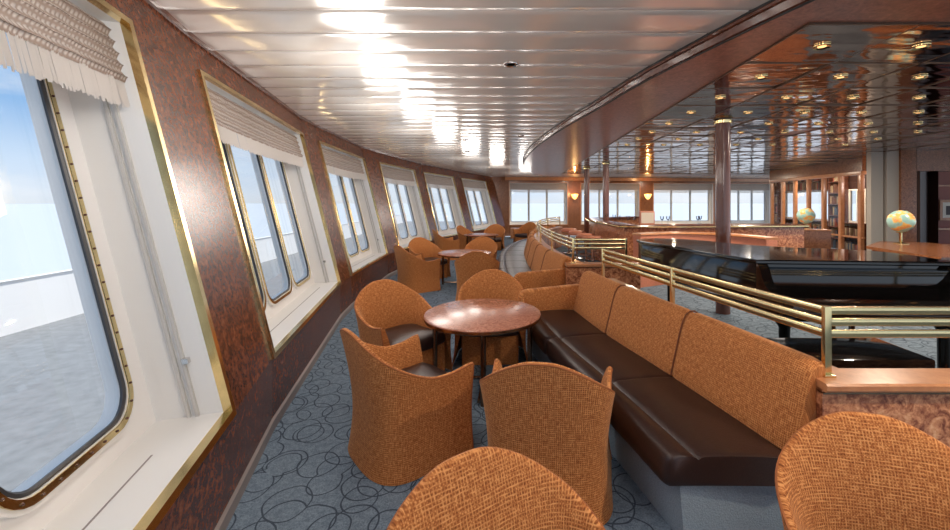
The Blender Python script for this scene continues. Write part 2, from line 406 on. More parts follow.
def build_window(idx, A, B, shade_label, near):
    U = (B - A); W = U.length; U.normalize()
    Nn = Vector((-U.y, U.x))                     # outward (left of travel)
    def P(u, v, n):
        p = A + U * u + Nn * n + lean(Nn) * v
        return Vector((p.x, p.y, ZS + v))
    root = empty('window_%d' % idx, (A.x, A.y, 0)); struct(root)
    off = Vector((A.x, A.y, 0))
    def part(name, vs, fs, mat, parent=root, smooth=False, angle=35):
        o = make(name, [v - off for v in vs] if parent is root else [v - off for v in vs], fs, mat, parent, smooth, angle)
        return o
    h = ZT - ZS
    def slab(vs, fs, u0, u1, v0, v1, n0, n1):
        b = len(vs)
        for n in (n0, n1):
            vs += [P(u0, v0, n), P(u1, v0, n), P(u1, v1, n), P(u0, v1, n)]
        fs += [tuple(b + i for i in f) for f in ((0, 1, 2, 3), (7, 6, 5, 4), (0, 4, 5, 1), (1, 5, 6, 2), (2, 6, 7, 3), (3, 7, 4, 0))]
    # brass frame: face strips plus a lining into the reveal
    vs = []; fs = []; fw = .032
    slab(vs, fs, -.005, W + .005, 0, fw, -.018, .022); slab(vs, fs, -.005, W + .005, h - fw, h, -.018, .022)
    slab(vs, fs, -.005, fw, fw, h - fw, -.018, .022); slab(vs, fs, W - fw, W + .005, fw, h - fw, -.018, .022)
    part('window_frame', vs, fs, M['brass'] if idx <= 6 else M['wood_light'])
    # reveal
    D = .30; vs = []; fs = []
    slab(vs, fs, fw, W - fw, fw - .03, fw + .002, .022, D); part('window_sill', vs, fs, M['white_paint'])
    vs = []; fs = []
    slab(vs, fs, fw, W - fw, h - fw, h - fw + .02, .022, D)
    slab(vs, fs, fw - .02, fw, fw, h - fw, .022, D); slab(vs, fs, W - fw, W - fw + .02, fw, h - fw, .022, D)
    part('reveal', vs, fs, M['white_paint'])
    # slot in the sill, blind track on the jambs
    if near:
        vs = []; fs = []
        slab(vs, fs, .5, W - .35, fw + .002, fw + .004, .17, .176); part('sill_slot', vs, fs, M['baseboard'])
    for s in (0, 1):
        vs = []; fs = []
        u0 = W - fw - .014 if s else fw; u1 = W - fw if s else fw + .014
        slab(vs, fs, u0, u1, fw, h - fw, .12, .135); slab(vs, fs, u0, u1, fw, h - fw, .155, .17)
        part('blind_track', vs, fs, M['grey_paint'])
    if near:
        vs = []; fs = []
        slab(vs, fs, W - fw - .03, W - fw, .30, .325, .10, .125); part('hook', vs, fs, M['chrome'])
    # plate with rounded openings
    nb = 3; e, g = (.165, .095) if idx <= 6 else (.09, .06)
    pw = (W - 2 * fw - 2 * e - (nb - 1) * g) / nb; v0 = fw + .13; v1 = h - .10
    K = 7; R = .13 if idx <= 6 else .05
    def loop(u0, u1, a0, a1, r):
        pts = []
        for cx, cy, s in ((u1 - r, a1 - r, 0), (u0 + r, a1 - r, 1), (u0 + r, a0 + r, 2), (u1 - r, a0 + r, 3)):
            for k in range(K + 1):
                an = PI / 2 * (s + k / K); pts.append((cx + r * math.cos(an), cy + r * math.sin(an)))
        return pts
    def outer(u0, u1, a0, a1):
        pts = []
        for cx, cy, s in ((u1, a1, 0), (u0, a1, 1), (u0, a0, 2), (u1, a0, 3)):
            for k in range(K + 1): pts.append((cx, cy))
        return pts
    vs = []; fs = []; vp = []; fp = []
    for i in range(nb):
        p0 = fw + e + i * (pw + g); p1 = p0 + pw
        c0 = fw if i == 0 else p0 - g / 2; c1 = W - fw if i == nb - 1 else p1 + g / 2
        Lh = loop(p0, p1, v0, v1, R); Lo = outer(c0, c1, fw, h - fw); n = len(Lh)
        b = len(vs)
        vs += [P(u, v, D) for u, v in Lo] + [P(u, v, D) for u, v in Lh] + [P(u, v, D + .06) for u, v in Lh]
        for k in range(n):
            l = (k + 1) % n
            if Lo[k] != Lo[l]: fs.append((b + k, b + l, b + n + l, b + n + k))
            else: fs.append((b + k, b + n + l, b + n + k))
            fs.append((b + n + k, b + n + l, b + 2 * n + l, b + 2 * n + k))
        # raised flange
        F1 = loop(p0 - .045, p1 + .045, v0 - .045, v1 + .045, R + .04); b = len(vp)
        vp += [P(u, v, D) for u, v in F1] + [P(u, v, D - .02) for u, v in F1] + [P(u, v, D - .02) for u, v in Lh] + [P(u, v, D + .01) for u, v in Lh]
        for k in range(n):
            l = (k + 1) % n
            for j in range(3): fp.append((b + j * n + k, b + j * n + l, b + (j + 1) * n + l, b + (j + 1) * n + k))
    part('window_plate', vs, fs, M['hull'], smooth=True); part('flange', vp, fp, M['white_paint'], smooth=True)
    for i in range(nb):
        p0 = fw + e + i * (pw + g); p1 = p0 + pw
        # glass
        Lg = loop(p0, p1, v0, v1, R); n = len(Lg)
        pane = part('pane', [P(u, v, D + .012) for u, v in Lg], [tuple(range(n))], M['glass'])
        # gasket
        mb = MB(); mb.tube([P(u, v, D - .008) - off for u, v in loop(p0 + .006, p1 - .006, v0 + .006, v1 - .006, R)], .011, 6, closed=True)
        mb.build('gasket', M['rubber'], root)
        if idx <= 3:
            a = loop(p0 - .004, p1 + .004, v0 - .004, v1 + .004, R + .004); c = loop(p0 - .028, p1 + .028, v0 - .028, v1 + .028, R + .025)
            vs = [P(u, v, D - .026) for u, v in a] + [P(u, v, D - .026) for u, v in c] + [P(u, v, D - .02) for u, v in a] + [P(u, v, D - .02) for u, v in c]
            fs = []
            for k in range(n):
                l = (k + 1) % n
                fs += [(k, l, n + l, n + k), (n + k, n + l, 3 * n + l, 3 * n + k), (k, 2 * n + k, 2 * n + l, l)]
            ring = part('brass_ring', vs, fs, M['brass'])
            if idx == 1 and i == nb - 1:
                q = loop(p0 - .016, p1 + .016, v0 - .016, v1 + .016, R + .014)
                pp = [Vector(t) for t in q] + [Vector(q[0])]; T = length(pp); ns = int(T / .075)
                S = 0; k = 1; nxt = 0; first = None
                acc = [0]
                for t in range(1, len(pp)): acc.append(acc[-1] + (pp[t] - pp[t - 1]).length)
                for j in range(ns):
                    s = T * j / ns
                    while acc[k] < s: k += 1
                    w = pp[k - 1].lerp(pp[k], (s - acc[k - 1]) / max(1e-6, acc[k] - acc[k - 1]))
                    c0 = P(w.x, w.y, D - .027) - off
                    if first is None:
                        mb = MB(); bm = bmesh.new(); bmesh.ops.create_uvsphere(bm, u_segments=8, v_segments=5, radius=.0055); mb.bm(bm)
                        first = mb.build('screw', M['wood_dark'], ring); first.location = c0
                    else:
                        o = first.copy(); COL.objects.link(o); o.location = c0
    # shade
    sh = empty('window_shade', (A.x, A.y, 0)); tag(sh, shade_label, 'window shade', 'knitted shades at the windows')
    nu = max(40, int(W / .03)) if near else 40; prof = []
    rows = 5
    for k in range(rows * 6 + 1):
        t = k / 6.0; ph = t % 1.0
        vv = h - .05 - t * .058 - (.012 * math.sin(ph * 2 * PI))
        nnn = .085 - .022 * abs(math.sin(ph * PI)) - .004 * t
        prof.append((vv, nnn))
    vs = []; uv = []; np_ = len(prof); fs = []
    for i in range(nu + 1):
        u = fw + .015 + (W - 2 * fw - .03) * i / nu
        sc = abs(math.sin(i * .55)) * .007
        sag = .02 * math.sin(PI * i / nu)
        for j, (vv, nnn) in enumerate(prof):
            vs.append(P(u, vv - sag * j / np_ , nnn - sc) - off); uv.append((u, vv))
    for i in range(nu):
        for j in range(np_ - 1): fs.append((i * np_ + j, (i + 1) * np_ + j, (i + 1) * np_ + j + 1, i * np_ + j + 1))
    o = make('shade_cloth', vs, fs, M['shade'], sh, True, 80, uv)
    # fringe: individual strands
    vs = []; fs = []; u = fw + .02; vb = prof[-1][0]; st = .0065 if near else .014
    vs += []; 
    while u < W - fw - .02:
        L = .125 + random.uniform(-.012, .012); sag = .02 * math.sin(PI * (u - fw) / (W - 2 * fw)); dn = random.uniform(-.004, .004); b = len(vs); hw = st * .30; du = random.uniform(-.004, .004)
        for vq, uu in ((vb - sag + .01, u), (vb - sag - L * .5, u + du * .5), (vb - sag - L, u + du)):
            vs += [P(uu - hw, vq, .066 + dn) - off, P(uu + hw, vq, .066 + dn) - off, P(uu, vq, .060 + dn) - off]
        for q in (0, 3):
            fs += [(b + q, b + q + 1, b + q + 4, b + q + 3), (b + q + 1, b + q + 2, b + q + 5, b + q + 4), (b + q + 2, b + q, b + q + 3, b + q + 5)]
        u += st
    make('fringe', vs, fs, M['fringe'], sh, False)
    return root

def wall_strip(mb, A, B, z0, z1, nA=None, nB=None):
    """leaning wall quad between wall points; nA/nB = outward directions used at each end"""
    vs = []
    for p, n in ((A, nA), (B, nB)):
        for z in (z0, z1):
            q = p + lean(n) * max(0, z - ZS); vs.append((q.x, q.y, z))
    mb.add(vs, [(0, 2, 3, 1)])
def nrm(A, B): u = (B - A).normalized(); return Vector((-u.y, u.x))

def build_wall(name, wins, start, end, mat):
    mb = MB(); pts = [start] + [p for w in wins for p in w] + [end]
    norms = []
    wn = [nrm(*w) for w in wins]
    for i, w in enumerate(wins):
        a, b = w; n = wn[i]
        wall_strip(mb, a, b, 0, ZS, n, n); wall_strip(mb, a, b, ZT, H, n, n)
    segs = [(start, wins[0][0], wn[0], wn[0])] + [(wins[i][1], wins[i + 1][0], wn[i], wn[i + 1]) for i in range(len(wins) - 1)] + [(wins[-1][1], end, wn[-1], None)]
    for a, b, n0, n1 in segs:
        if n1 is None: n1 = n0
        prev = None
        for k in range(7):
            t = k / 6; p = a.lerp(b, t)
            if k not in (0, 6): p = p + (n0 + n1).normalized() * 0.0
            nn = (n0.lerp(n1, t)).normalized()
            if prev: 
                wall_strip(mb, prev[0], p, 0, ZS, prev[1], nn); wall_strip(mb, prev[0], p, ZS, H, prev[1], nn)
            prev = (p, nn)
    return struct(mb.build(name, mat, angle=20))
n_last = nrm(*WIN[-1])
build_wall('wall_left', WIN, Vector(F(-.25, -1.6)), CORNER + Vector((.0, .0)), M['burl_wall'])
bend = bx(778, 20.1)
build_wall('wall_back', BW, CORNER + Vector((-.62, .2)), bend + Vector((.3, .02)), M['burl_mid'])
names_w = ['nearest window at the left edge', 'second window from the camera', 'third window from the camera', 'fourth window from the camera', 'fifth window from the camera', 'sixth and last window of the curved wall',
           'first far window right of the corner', 'second far window, behind the two slim columns', 'third far window, left of the thick column', 'fourth far window, beside the bookcases']
for i, w in enumerate(WIN + BW):
    build_window(i + 1, w[0], w[1], 'beige knitted shade with white fringe on the ' + names_w[i], i < 3)
# base board along the curved wall
wp = [Vector(F(-.25, -1.6))] + [p for w in WIN for p in w] + [CORNER]
mb = MB(); mb.sweep([(-.0, .0), (-.0, .085), (-.006, .075), (-.012, .07), (-.012, 0)], wp); struct(mb.build('baseboard_left', M['baseboard'], angle=20))
top_path = [wp[0] + lean(nrm(*WIN[0])) * (H - ZS)] + [p + lean(nrm(*w_)) * (H - ZS) for w_ in WIN for p in w_] + [CORNER + lean(nrm(*WIN[-1])) * (H - ZS)]
mb = MB(); mb.sweep([(.02, H - .03), (-.03, H - .03), (-.03, H), (.02, H)], top_path); struct(mb.build('trim_1', M['wood_dark'], angle=20))
mb = MB(); mb.sweep([(-.0, H - .17), (-.03, H - .17), (-.10, H - .03), (.0, H - .02)], [CORNER + Vector((0, .2)), bend + Vector((.3, .02))]); struct(mb.build('trim_2', M['wood_light']))

# ------------------------------------------------------------------- floor, ceiling
mb = MB(); xs = []
prev = [Vector((-.5, -3))] + [p + n_ * 0.02 for p, n_ in zip(wp, [nrm(*WIN[0])] * len(wp))] + [Vector((14, 20.4)), Vector((14, -3))]
mb.add([(p.x, p.y, 0) for p in prev], [tuple(range(len(prev)))])
mb.v = mb.v; fl = mb.build('floor', M['carpet'], smooth=False); struct(fl)
fl.data.flip_normals()

def wall_top_x(d):
    pts = []
    for i, w in enumerate(WIN):
        n = nrm(*w)
        for p in w: q = p + lean(n) * (H - ZS); pts.append(q)
    pts = [Vector((wp[0].x - .5, wp[0].y))] + pts + [Vector((CORNER.x - .35, CORNER.y + .5)), Vector((CORNER.x + 3, CORNER.y + .9))]
    for i in range(1, len(pts)):
        if pts[i - 1].y <= d <= pts[i].y: return pts[i - 1].lerp(pts[i], (d - pts[i - 1].y) / (pts[i].y - pts[i - 1].y)).x
    return pts[0].x if d < pts[0].y else pts[-1].x
mb = MB(); w = .3363; d = 2.469 - w * 14
while d < 20.6:
    sh = -.027
    cam = [(0, .012), (.004, .004), (.012, 0), (.06, -.0025), (w / 2, -.0035), (w - .06, -.0025), (w - .012, 0), (w - .004, .004), (w, .012)]
    vs = []
    for (dd, zz) in cam:
        y = d + dd
        xl = wall_top_x(y) - .02
        vs += [(xl, y, H + zz), (14, y , H + zz)]
    fs = [(2 * i, 2 * i + 2, 2 * i + 3, 2 * i + 1) for i in range(len(cam) - 1)]
    mb.add(vs, fs); d += w
ce = struct(mb.build('ceiling', M['ceiling'], angle=50))

# oval soffit
outer = [(3.6, -1.2), (2.6, -.1), (2.0, .95), (1.70, 1.75), (1.49, 2.34), (1.38, 2.70), (1.225, 3.23), (1.085, 3.8), (.915, 4.72), (.69, 5.8), (.40, 7.75), (.25, 9.6), (.22, 11.5), (.36, 13.6), (.75, 15.6), (1.35, 16.7), (2.4, 17.2), (5, 17.3), (8, 16.6), (13, 15)]
oc = catmull(outer, .2)
mb = MB(); prof = [(0, H + .01), (0, H - .035), (-.02, H - .04), (-.025, H - .085), (-.055, H - .095)]
mb.sweep(prof, oc, closed=False); struct(mb.build('trim_3', M['wood_dark'], angle=25))
mb = MB(); mb.sweep([(.006, H - .002), (.006, H - .016), (-.01, H - .016), (-.01, H - .002)], oc); struct(mb.build('trim_4', M['black_soft']))
zsf = H - .095
inn = []
for i, p in enumerate(oc):
    t = (oc[min(i + 1, len(oc) - 1)] - oc[max(i - 1, 0)]).normalized(); inn.append(p - Vector((-t.y, t.x)) * .05)
mb = MB(); vs = [(p.x, p.y, zsf) for p in inn] + [(13, -1.2, zsf)]
mb.add(vs, [tuple(range(len(vs)))]); o = mb.build('trim_5', M['soffit'], smooth=False); struct(o)
mb = MB(); mb.sweep([(.0, zsf - .004), (.014, zsf - .004), (.014, zsf + .004), (0, zsf + .004)], [p - Vector((0, 0)) for p in inn]); struct(mb.build('trim_6', M['black_soft']))

# smoked mirror tiles inside the soffit with polished joint strips
TS = .683; ox, oy = F(2.02, 2.42)[0], 2.42
zt = zsf - .006
mb = MB(); gb = MB(); lamps = []
NC, NR = 15, 19
for r in range(NR):
    for c in range(NC):
        x0 = ox + c * TS + .0 ; y0 = oy + r * TS
        if y0 + TS > 15.6: continue
        tl = [random.uniform(-.007, .007) for _ in range(4)]
        gx = .004
        vs = [(x0 + gx, y0 + gx, zt + tl[0]), (x0 + TS - gx, y0 + gx, zt + tl[1]), (x0 + TS - gx, y0 + TS - gx, zt + tl[2]), (x0 + gx, y0 + TS - gx, zt + tl[3])]
        mb.add(vs, [(3, 2, 1, 0)])
        if r < 8 and c < 7: lamps.append((x0 + TS / 2, y0 + TS / 2))
tiles = struct(mb.build('ceiling.001', M['mirror'], smooth=False)); tiles.name = 'ceiling_mirror'
yend = oy + NR * TS
for c in range(NC + 1): gb.box(ox + c * TS - .006, ox + c * TS + .006, oy, yend, zt - .006, zt + .006)
for r in range(NR + 1): gb.box(ox, ox + NC * TS, oy + r * TS - .007, oy + r * TS + .007, zt - .006, zt + .006)
struct(gb.build('trim_7', M['joint'], smooth=False))

# ------------------------------------------------------------------- downlights
def downlight(name):
    r = empty(name)
    m1 = MB(); m1.lathe([(.03, 0), (.045, -.004), (.052, -.010), (.050, -.002), (.052, .004)], 24); m1.build('bezel', M['brass'], r)
    m2 = MB(); m2.lathe([(0, -.003), (.026, -.003)], 20); m2.build('bulb', M['lamp'], r)
    return r
dl0 = downlight('downlight'); first = True
for k, (x, y) in enumerate(lamps):
    o = dl0 if first else copy_tree(dl0); first = False
    o.location = (x, y, zt - .004)
    tag(o, 'small round brass downlight set in a smoked mirror ceiling tile', 'downlight', 'downlights in the mirror ceiling')
def white_light(x, y, lab, grp=None):
    r = empty('ceiling_spotlight', (x, y, H - .002))
    m1 = MB(); m1.lathe([(.035, -.002), (.05, -.012), (.062, -.008), (.064, .004)], 28); m1.build('bezel', M['chrome'], r)
    m2 = MB(); m2.lathe([(0, -.004), (.036, -.004)], 20); m2.build('lens', M['cream'], r)
    tag(r, lab, 'spotlight', grp)
white_light(-.035, 3.42, 'chrome round spotlight in the white ceiling, nearest the camera')
for x, y in ((-.95, 7.6), (-1.1, 9.3), (.1, 7.1), (-.2, 11)):
    white_light(x, y, 'small distant spotlight in the white ceiling above the far tables', 'distant spotlights in the white ceiling')

# ------------------------------------------------------------------- tub chair
def plan_pts():
    """outline of the shell from right front tip round the back to the left front tip"""
    q = []
    for (x, y) in ((.374, .30), (.368, .2), (.361, .08), (.358, -.02)): q.append(Vector((x, y)))
    a, b, ex = .358, .285, 2.0 / 3.0
    for k in range(1, 14):
        t = PI / 2 * k / 14; q.append(Vector((a * math.cos(t) ** ex, -.02 - b * math.sin(t) ** ex)))
    q.append(Vector((0, -.305)))
    return q + [Vector((-p.x, p.y)) for p in reversed(q[:-1])]
def chair_proto():
    root = empty('tub_chair')
    base = catmull(plan_pts(), .02)
    T = length(base); n = 72; pl = []
    S = [0]
    for i in range(1, len(base)): S.append(S[-1] + (base[i] - base[i - 1]).length)
    for k in range(n + 1):
        s = T * k / n; i = 1
        while i < len(S) - 1 and S[i] < s: i += 1
        pl.append(base[i - 1].lerp(base[i], (s - S[i - 1]) / max(1e-9, S[i] - S[i - 1])))
    HT = [(0, .83), (.10, .822), (.22, .775), (.34, .705), (.46, .640), (.58, .585), (.70, .548), (.84, .548), (1, .574)]
    nr = []
    for k in range(n + 1):
        t = (pl[min(k + 1, n)] - pl[max(k - 1, 0)]).normalized(); nr.append(Vector((t.y, -t.x)) * -1 if False else Vector((t.y, -t.x)))
    # outward check: at the middle the outward normal must point to -y
    if nr[n // 2].y > 0: nr = [-v for v in nr]
    def oo(z): return (-.035 + .03 * (1 - z / .28) ** 2) if z < .28 else (-.035 + .085 * ((z - .28) / .52) ** 1.6)
    rows_out = [0, .02, .06, .12, .18, .25, .33, .42, .52, .62, .72, .82, .91, .965, 1.0]
    th = .030
    vs = []; uv = []; cols = []; pipe = []
    for k in range(n + 1):
        u = abs(2 * k / n - 1); h = spl(HT, u); c = []
        for f in rows_out:
            z = .004 + (h - .014) * f; p = pl[k] + nr[k] * oo(z); c.append((p.x, p.y, z, z))
        po = pl[k] + nr[k] * oo(h)
        pipe.append((po.x + nr[k].x * -.006, po.y + nr[k].y * -.006, h - .003))
        for an in (30, 60, 90, 120, 150):
            a = math.radians(an); r = th / 2; off = -r + r * math.cos(a); z = h - .010 + .016 * math.sin(a)
            p = po + nr[k] * off; c.append((p.x, p.y, z, z))
        zi = [h - .01 - (h - .01 - .36) * t for t in (0, .08, .2, .35, .5, .65, .8, 1)]
        for z in zi:
            q_ = min(1, (h - z) / .30); bul = .048 * q_ * (2 - q_)
            p = pl[k] + nr[k] * (oo(z) * .7 + oo(h) * .3 - th - bul); c.append((p.x, p.y, z, z))
        cols.append(c)
    q = len(cols[0]); sacc = 0
    for k in range(n + 1):
        for (x, y, z, v) in cols[k]: vs.append((x, y, z)); uv.append((T * k / n, v))
    fs = []
    for k in range(n):
        for j in range(q - 1): fs.append((k * q + j, (k + 1) * q + j, (k + 1) * q + j + 1, k * q + j + 1))
    # close the two front ends: quad strips between outer and inner columns
    for k in (0, n):
        poly = tuple(k * q + j for j in range(q)); fs.append(poly if k else poly[::-1])
    make('shell', vs, fs, M['fabric'], root, True, 50, uv)
    mb = MB(); mb.tube(pipe, .0065, 6)
    for k in (0, n):
        mb.tube([(pipe[k][0], pipe[k][1], z) if z > cols[k][14][2] else None for z in ()] or [Vector(c[:3]) for c in cols[k][:15]], .0055, 6)
    mb.build('piping', M['piping'], root, angle=60)
    # inner outline for seat and apron
    inner = [pl[k] - nr[k] * (th + .07) for k in range(0, n + 1, 3)]
    def slabm(out, z0, z1, r, zb=0):
        m2 = MB(); nn = len(out); cx = sum(p.x for p in out) / nn; cy = sum(p.y for p in out) / nn; rings = []
        for (z, e) in ((z0, r), (z0 + r * .4, r * .3), (z0 + r, 0), (z1 - r, 0), (z1 - r * .4, r * .3), (z1, r), (z1 + zb * .6, .10), (z1 + zb, .2)):
            rg = []
            for p in out:
                v = Vector((p.x - cx, p.y - cy)); l = v.length; v = v * ((l - e) / l); rg.append((cx + v.x, cy + v.y, z))
            rings.append(rg)
        vs2 = [p for rg in rings for p in rg]; fs2 = []
        for i in range(len(rings) - 1):
            for k in range(nn): l = (k + 1) % nn; fs2.append((i * nn + k, (i + 1) * nn + k, (i + 1) * nn + l, i * nn + l))
        fs2.append(tuple(range(nn))); fs2.append(tuple((len(rings) - 1) * nn + k for k in reversed(range(nn))))
        m2.add([Vector(v) for v in vs2], fs2, [(v[0], v[1] + v[2]) for v in vs2]); return m2
    fr = [Vector((.24 - .48 * t, .315 + .02 * math.sin(PI * t))) for t in (0, .2, .4, .6, .8, 1)]
    seat_out = inner + [Vector((-p.x * 1, p.y)) for p in fr]
    seat_out = [p for p in inner] + [Vector((-.25, .31)), Vector((-.18, .335)), Vector((0, .345)), Vector((.18, .335)), Vector((.25, .31))]
    sm = slabm(seat_out, .29, .40, .028, .018); s = sm.build('seat_cushion', M['leather'], root, angle=60)
    ap = [p for p in inner] + [Vector((-.255, .28)), Vector((0, .29)), Vector((.255, .28))]
    slabm(ap, .004, .30, .004).build('front_panel', M['fabric'], root, angle=50)
    return root
CH = [
    ((-1.06, 3.70), (.75, -.66), 'orange tub chair left of the nearest round table, its brown seat showing', 'near'),
    ((-.735, 2.62), (.74, .67), 'large orange tub chair seen from its side, left front of the nearest round table', 'near'),
    ((.185, 2.25), (.17, .985), 'orange tub chair seen squarely from behind, in front of the nearest round table', 'near'),
    ((-.25, 4.20), (.03, -1), 'orange tub chair behind the nearest round table, facing the camera', 'near'),
    ((.045, .93), (.60, -.80), 'orange tub chair cut off by the bottom edge, bottom centre of the photo', 'fg'),
    ((1.185, 1.11), (-.25, -.97), 'orange tub chair cut off by the bottom right corner, in front of the burl partition', 'fg'),
    ((-1.82, 7.32), (.75, .66), 'orange tub chair seen from its side, left front of the second round table', 'mid'),
    ((-.62, 6.55), (-.05, .99), 'orange tub chair seen from behind, right front of the second round table', 'mid'),
    ((-1.84, 8.45), (.75, -.66), 'orange tub chair behind and left of the second round table, near the windows', 'mid'),
    ((-.74, 8.52), (-.1, -1), 'orange tub chair behind the second round table, facing the camera', 'mid'),
    ((-1.95, 11.25), (.9, .4), 'distant orange tub chair left front of the third round table', 'far'),
    ((-1.5, 12.95), (.85, -.4), 'distant orange tub chair left behind the third round table', 'far'),
    ((-.7, 13.5), (-.1, -1), 'distant orange tub chair behind the third round table, beside the last curved window', 'far'),
    ((.40, 15.1), (-.6, -.8), 'farthest orange tub chair, by the corner window at the end of the curved bench', 'far'),
]
proto = chair_proto()
for i, (p, f, lab, g) in enumerate(CH):
    o = proto if i == 0 else copy_tree(proto)
    o.location = (p[0], p[1], 0); o.rotation_euler = (0, 0, math.atan2(f[1], f[0]) - PI / 2)
    tag(o, lab, 'chair', 'orange tub chairs')

# ------------------------------------------------------------------- round tables
def table_proto():
    r = empty('round_table')
    R = .515
    m = MB(); m.lathe([(0, .62), (R - .012, .62), (R - .004, .617), (R, .611), (R, .606)], 72); m.build('tabletop', M['copper_top'], r, angle=30)
    m = MB(); m.lathe([(R - .02, .576), (R - .006, .578), (R - .002, .583), (R - .002, .606), (R - .02, .606)], 72); m.build('table_edge', M['chrome2'], r)
    m = MB(); m.lathe([(0, .572), (R - .03, .572), (R - .03, .60)], 48); m.build('underside', M['wood_dark'], r)
    for a in (5, 95, 185, 275):
        a = math.radians(a); x, y = .42 * math.cos(a), .42 * math.sin(a)
        m = MB(); m.tube([(x, y, .0), (x, y, .572)], .022, 14); m.build('leg', M['leg'], r)
    m = MB(); m.tube([(-.42, 0.03, .03), (.42, -.03 + .06, .03)], .012, 8); m.tube([(0.0, -.42, .03), (0.0, .42, .03)], .012, 8); m.build('stretcher', M['leg'], r)
    return r
M['chrome2'] = plain('bronze_edge', (.42, .27, .17), .2, 1.0)
M['leg'] = plain('bronze_leg', (.30, .19, .13), .2, 1.0)
tp = table_proto()
for i, (p, lab) in enumerate((((-.286, 3.56), 'nearest round table with a copper coloured burl top among four orange chairs'), ((-.98, 7.80), 'second round copper topped table, window side of the curved bench'), ((-1.03, 12.15), 'third and farthest round table near the last windows'))):
    o = tp if i == 0 else copy_tree(tp); o.location = (p[0], p[1], 0); tag(o, lab, 'table', 'round copper topped tables')

# ------------------------------------------------------------------- benches
seatP = [(-.05, .275), (-.05, .42), (.10, .432), (.25, .434), (.39, .430), (.415, .421), (.425, .412), (.435, .421), (.46, .432), (.51, .430), (.545, .418), (.562, .392), (.566, .34), (.563, .30), (.552, .275)]
backP = [(.0, .425), (-.018, .50), (-.045, .60), (-.07, .70), (-.095, .78), (-.12, .825), (-.155, .848), (-.19, .848), (-.22, .828), (-.235, .79), (-.235, .60), (-.215, .30), (-.05, .30)]
baseP = [(-.20, .002), (-.20, .29), (.47, .29), (.49, .27), (.47, .002)]
def bench(line, seams, lab, sk=0.0):
    p = catmull([Vector(F(*q)) for q in line], .06)
    r = empty('banquette_bench', (p[0].x, p[0].y, 0)); o0 = Vector((p[0].x, p[0].y))
    p = [q - o0 for q in p]; T = length(p)
    sm = [0] + [s for s in seams if s < T - .2] + [T]
    m = MB(); m.sweep(baseP, cut(p, .02, T - .02), skew=(sk, .02)); m.build('base', M['carpet_plain'], r)
    for a, b in zip(sm[:-1], sm[1:]):
        m = MB(); m.sweep(seatP, cut(p, a + .001, b - .001), puff=True, skew=(sk, a)); m.build('seat_cushion', M['leather'], r, angle=50)
        m = MB(); m.sweep(backP, cut(p, a + .001, b - .001), puff=True, skew=(sk, a)); m.build('back_cushion', M['fabric'], r, angle=50)
    for a in sm[1:-1]:
        c2 = cut(p, a, min(T, a + .2)); t_ = (c2[1] - c2[0]).normalized(); nn_ = Vector((-t_.y, t_.x))
        def line(pr):
            out = []
            for n_, z_ in pr:
                q_ = c2[0] + nn_ * n_ + t_ * (max(0, n_) * sk * max(0, 1 - a / 1.2)); out.append((q_.x, q_.y, z_))
            return out
        m = MB(); m.tube(line([(n_ - .002, z_) for n_, z_ in backP[:11]]), .0052, 6); m.build('seam_piping', M['seam'], r, angle=60)
    return r, p, T
def arm(r, c, ux, top=.655, L=.60):
    """end arm: panel across the seat, c = inner point at the back line, ux = unit toward the seat front"""
    nx = Vector((-ux.y, ux.x)); m = MB()
    out = [(-.1, .27), (-.1, top + .03)]
    for k in range(9):
        a = PI / 2 * (1 - k / 8); out.append((L - .11 + .11 * math.cos(a), top - .11 - .0 + .11 * math.sin(a)))
    out += [(L, .40), (L - .02, .27)]
    vs = []; uvv = []
    rings = ((-.055, .018), (-.045, .004), (-.02, 0), (.02, 0), (.045, .004), (.055, .018)); cx = sum(q[0] for q in out) / len(out); cz = sum(q[1] for q in out) / len(out)
    for w, e in rings:
        for a, z in out:
            v = Vector((a - cx, z - cz)); l = v.length; v = v * ((l - e) / l); q = c + ux * (cx + v.x) + nx * w
            vs.append((q.x, q.y, cz + v.y)); uvv.append((a, z))
    n = len(out); fs = []
    for i in range(len(rings) - 1):
        for k in range(n): l = (k + 1) % n; fs.append((i * n + k, i * n + l, (i + 1) * n + l, (i + 1) * n + k))
    fs.append(tuple(range(n))[::-1]); fs.append(tuple((len(rings) - 1) * n + k for k in range(n)))
    m.add(vs, fs, uvv); return m.build('armrest', M['fabric'], r, angle=55)
b1, p1, T1 = bench([(1.465, 1.84), (1.38, 2.38), (1.29, 2.9), (1.16, 3.58), (1.07, 4.40)], [.90, 1.80], 'x', .27)
tag(b1, 'long near banquette with orange back cushions and dark brown leather seat on blue base', 'bench')
t = (p1[-1] - p1[-2]).normalized(); arm(b1, p1[-1] + t * .03, Vector((-t.y, t.x)))
b2, p2, T2 = bench([(1.10, 5.42), (1.0, 6.2), (.98, 7.0), (1.03, 8.1), (1.15, 9.4), (1.42, 10.8), (1.85, 12.1), (2.45, 13.2)], [.85 * k for k in range(1, 12)], 'y')
tag(b2, 'far curved banquette with orange back and brown leather seat, along the brass rail', 'bench')
t = (p2[1] - p2[0]).normalized(); arm(b2, p2[0] - t * .03, Vector((-t.y, t.x)), .67)

# ------------------------------------------------------------------- podium, partitions, railings
PZ = .14
mb = MB()
pod = [F(1.74, 2.0), F(1.58, 3.04), F(1.46, 4.25), F(1.42, 5.4), F(1.36, 7), F(1.44, 8.2), F(1.62, 9.5), F(1.97, 11), F(2.5, 12.5), (2.6, 15.5), (11, 16), (11, 2.0)]
vs = [(x, y, .0) for x, y in pod] + [(x, y, PZ) for x, y in pod]; n = len(pod)
mb.add(vs, [tuple(range(n, 2 * n))[::-1]] + [(k, k + n, (k + 1) % n + n, (k + 1) % n) for k in range(n)])
o = struct(mb.build('floor_podium', M['carpet'], smooth=False))

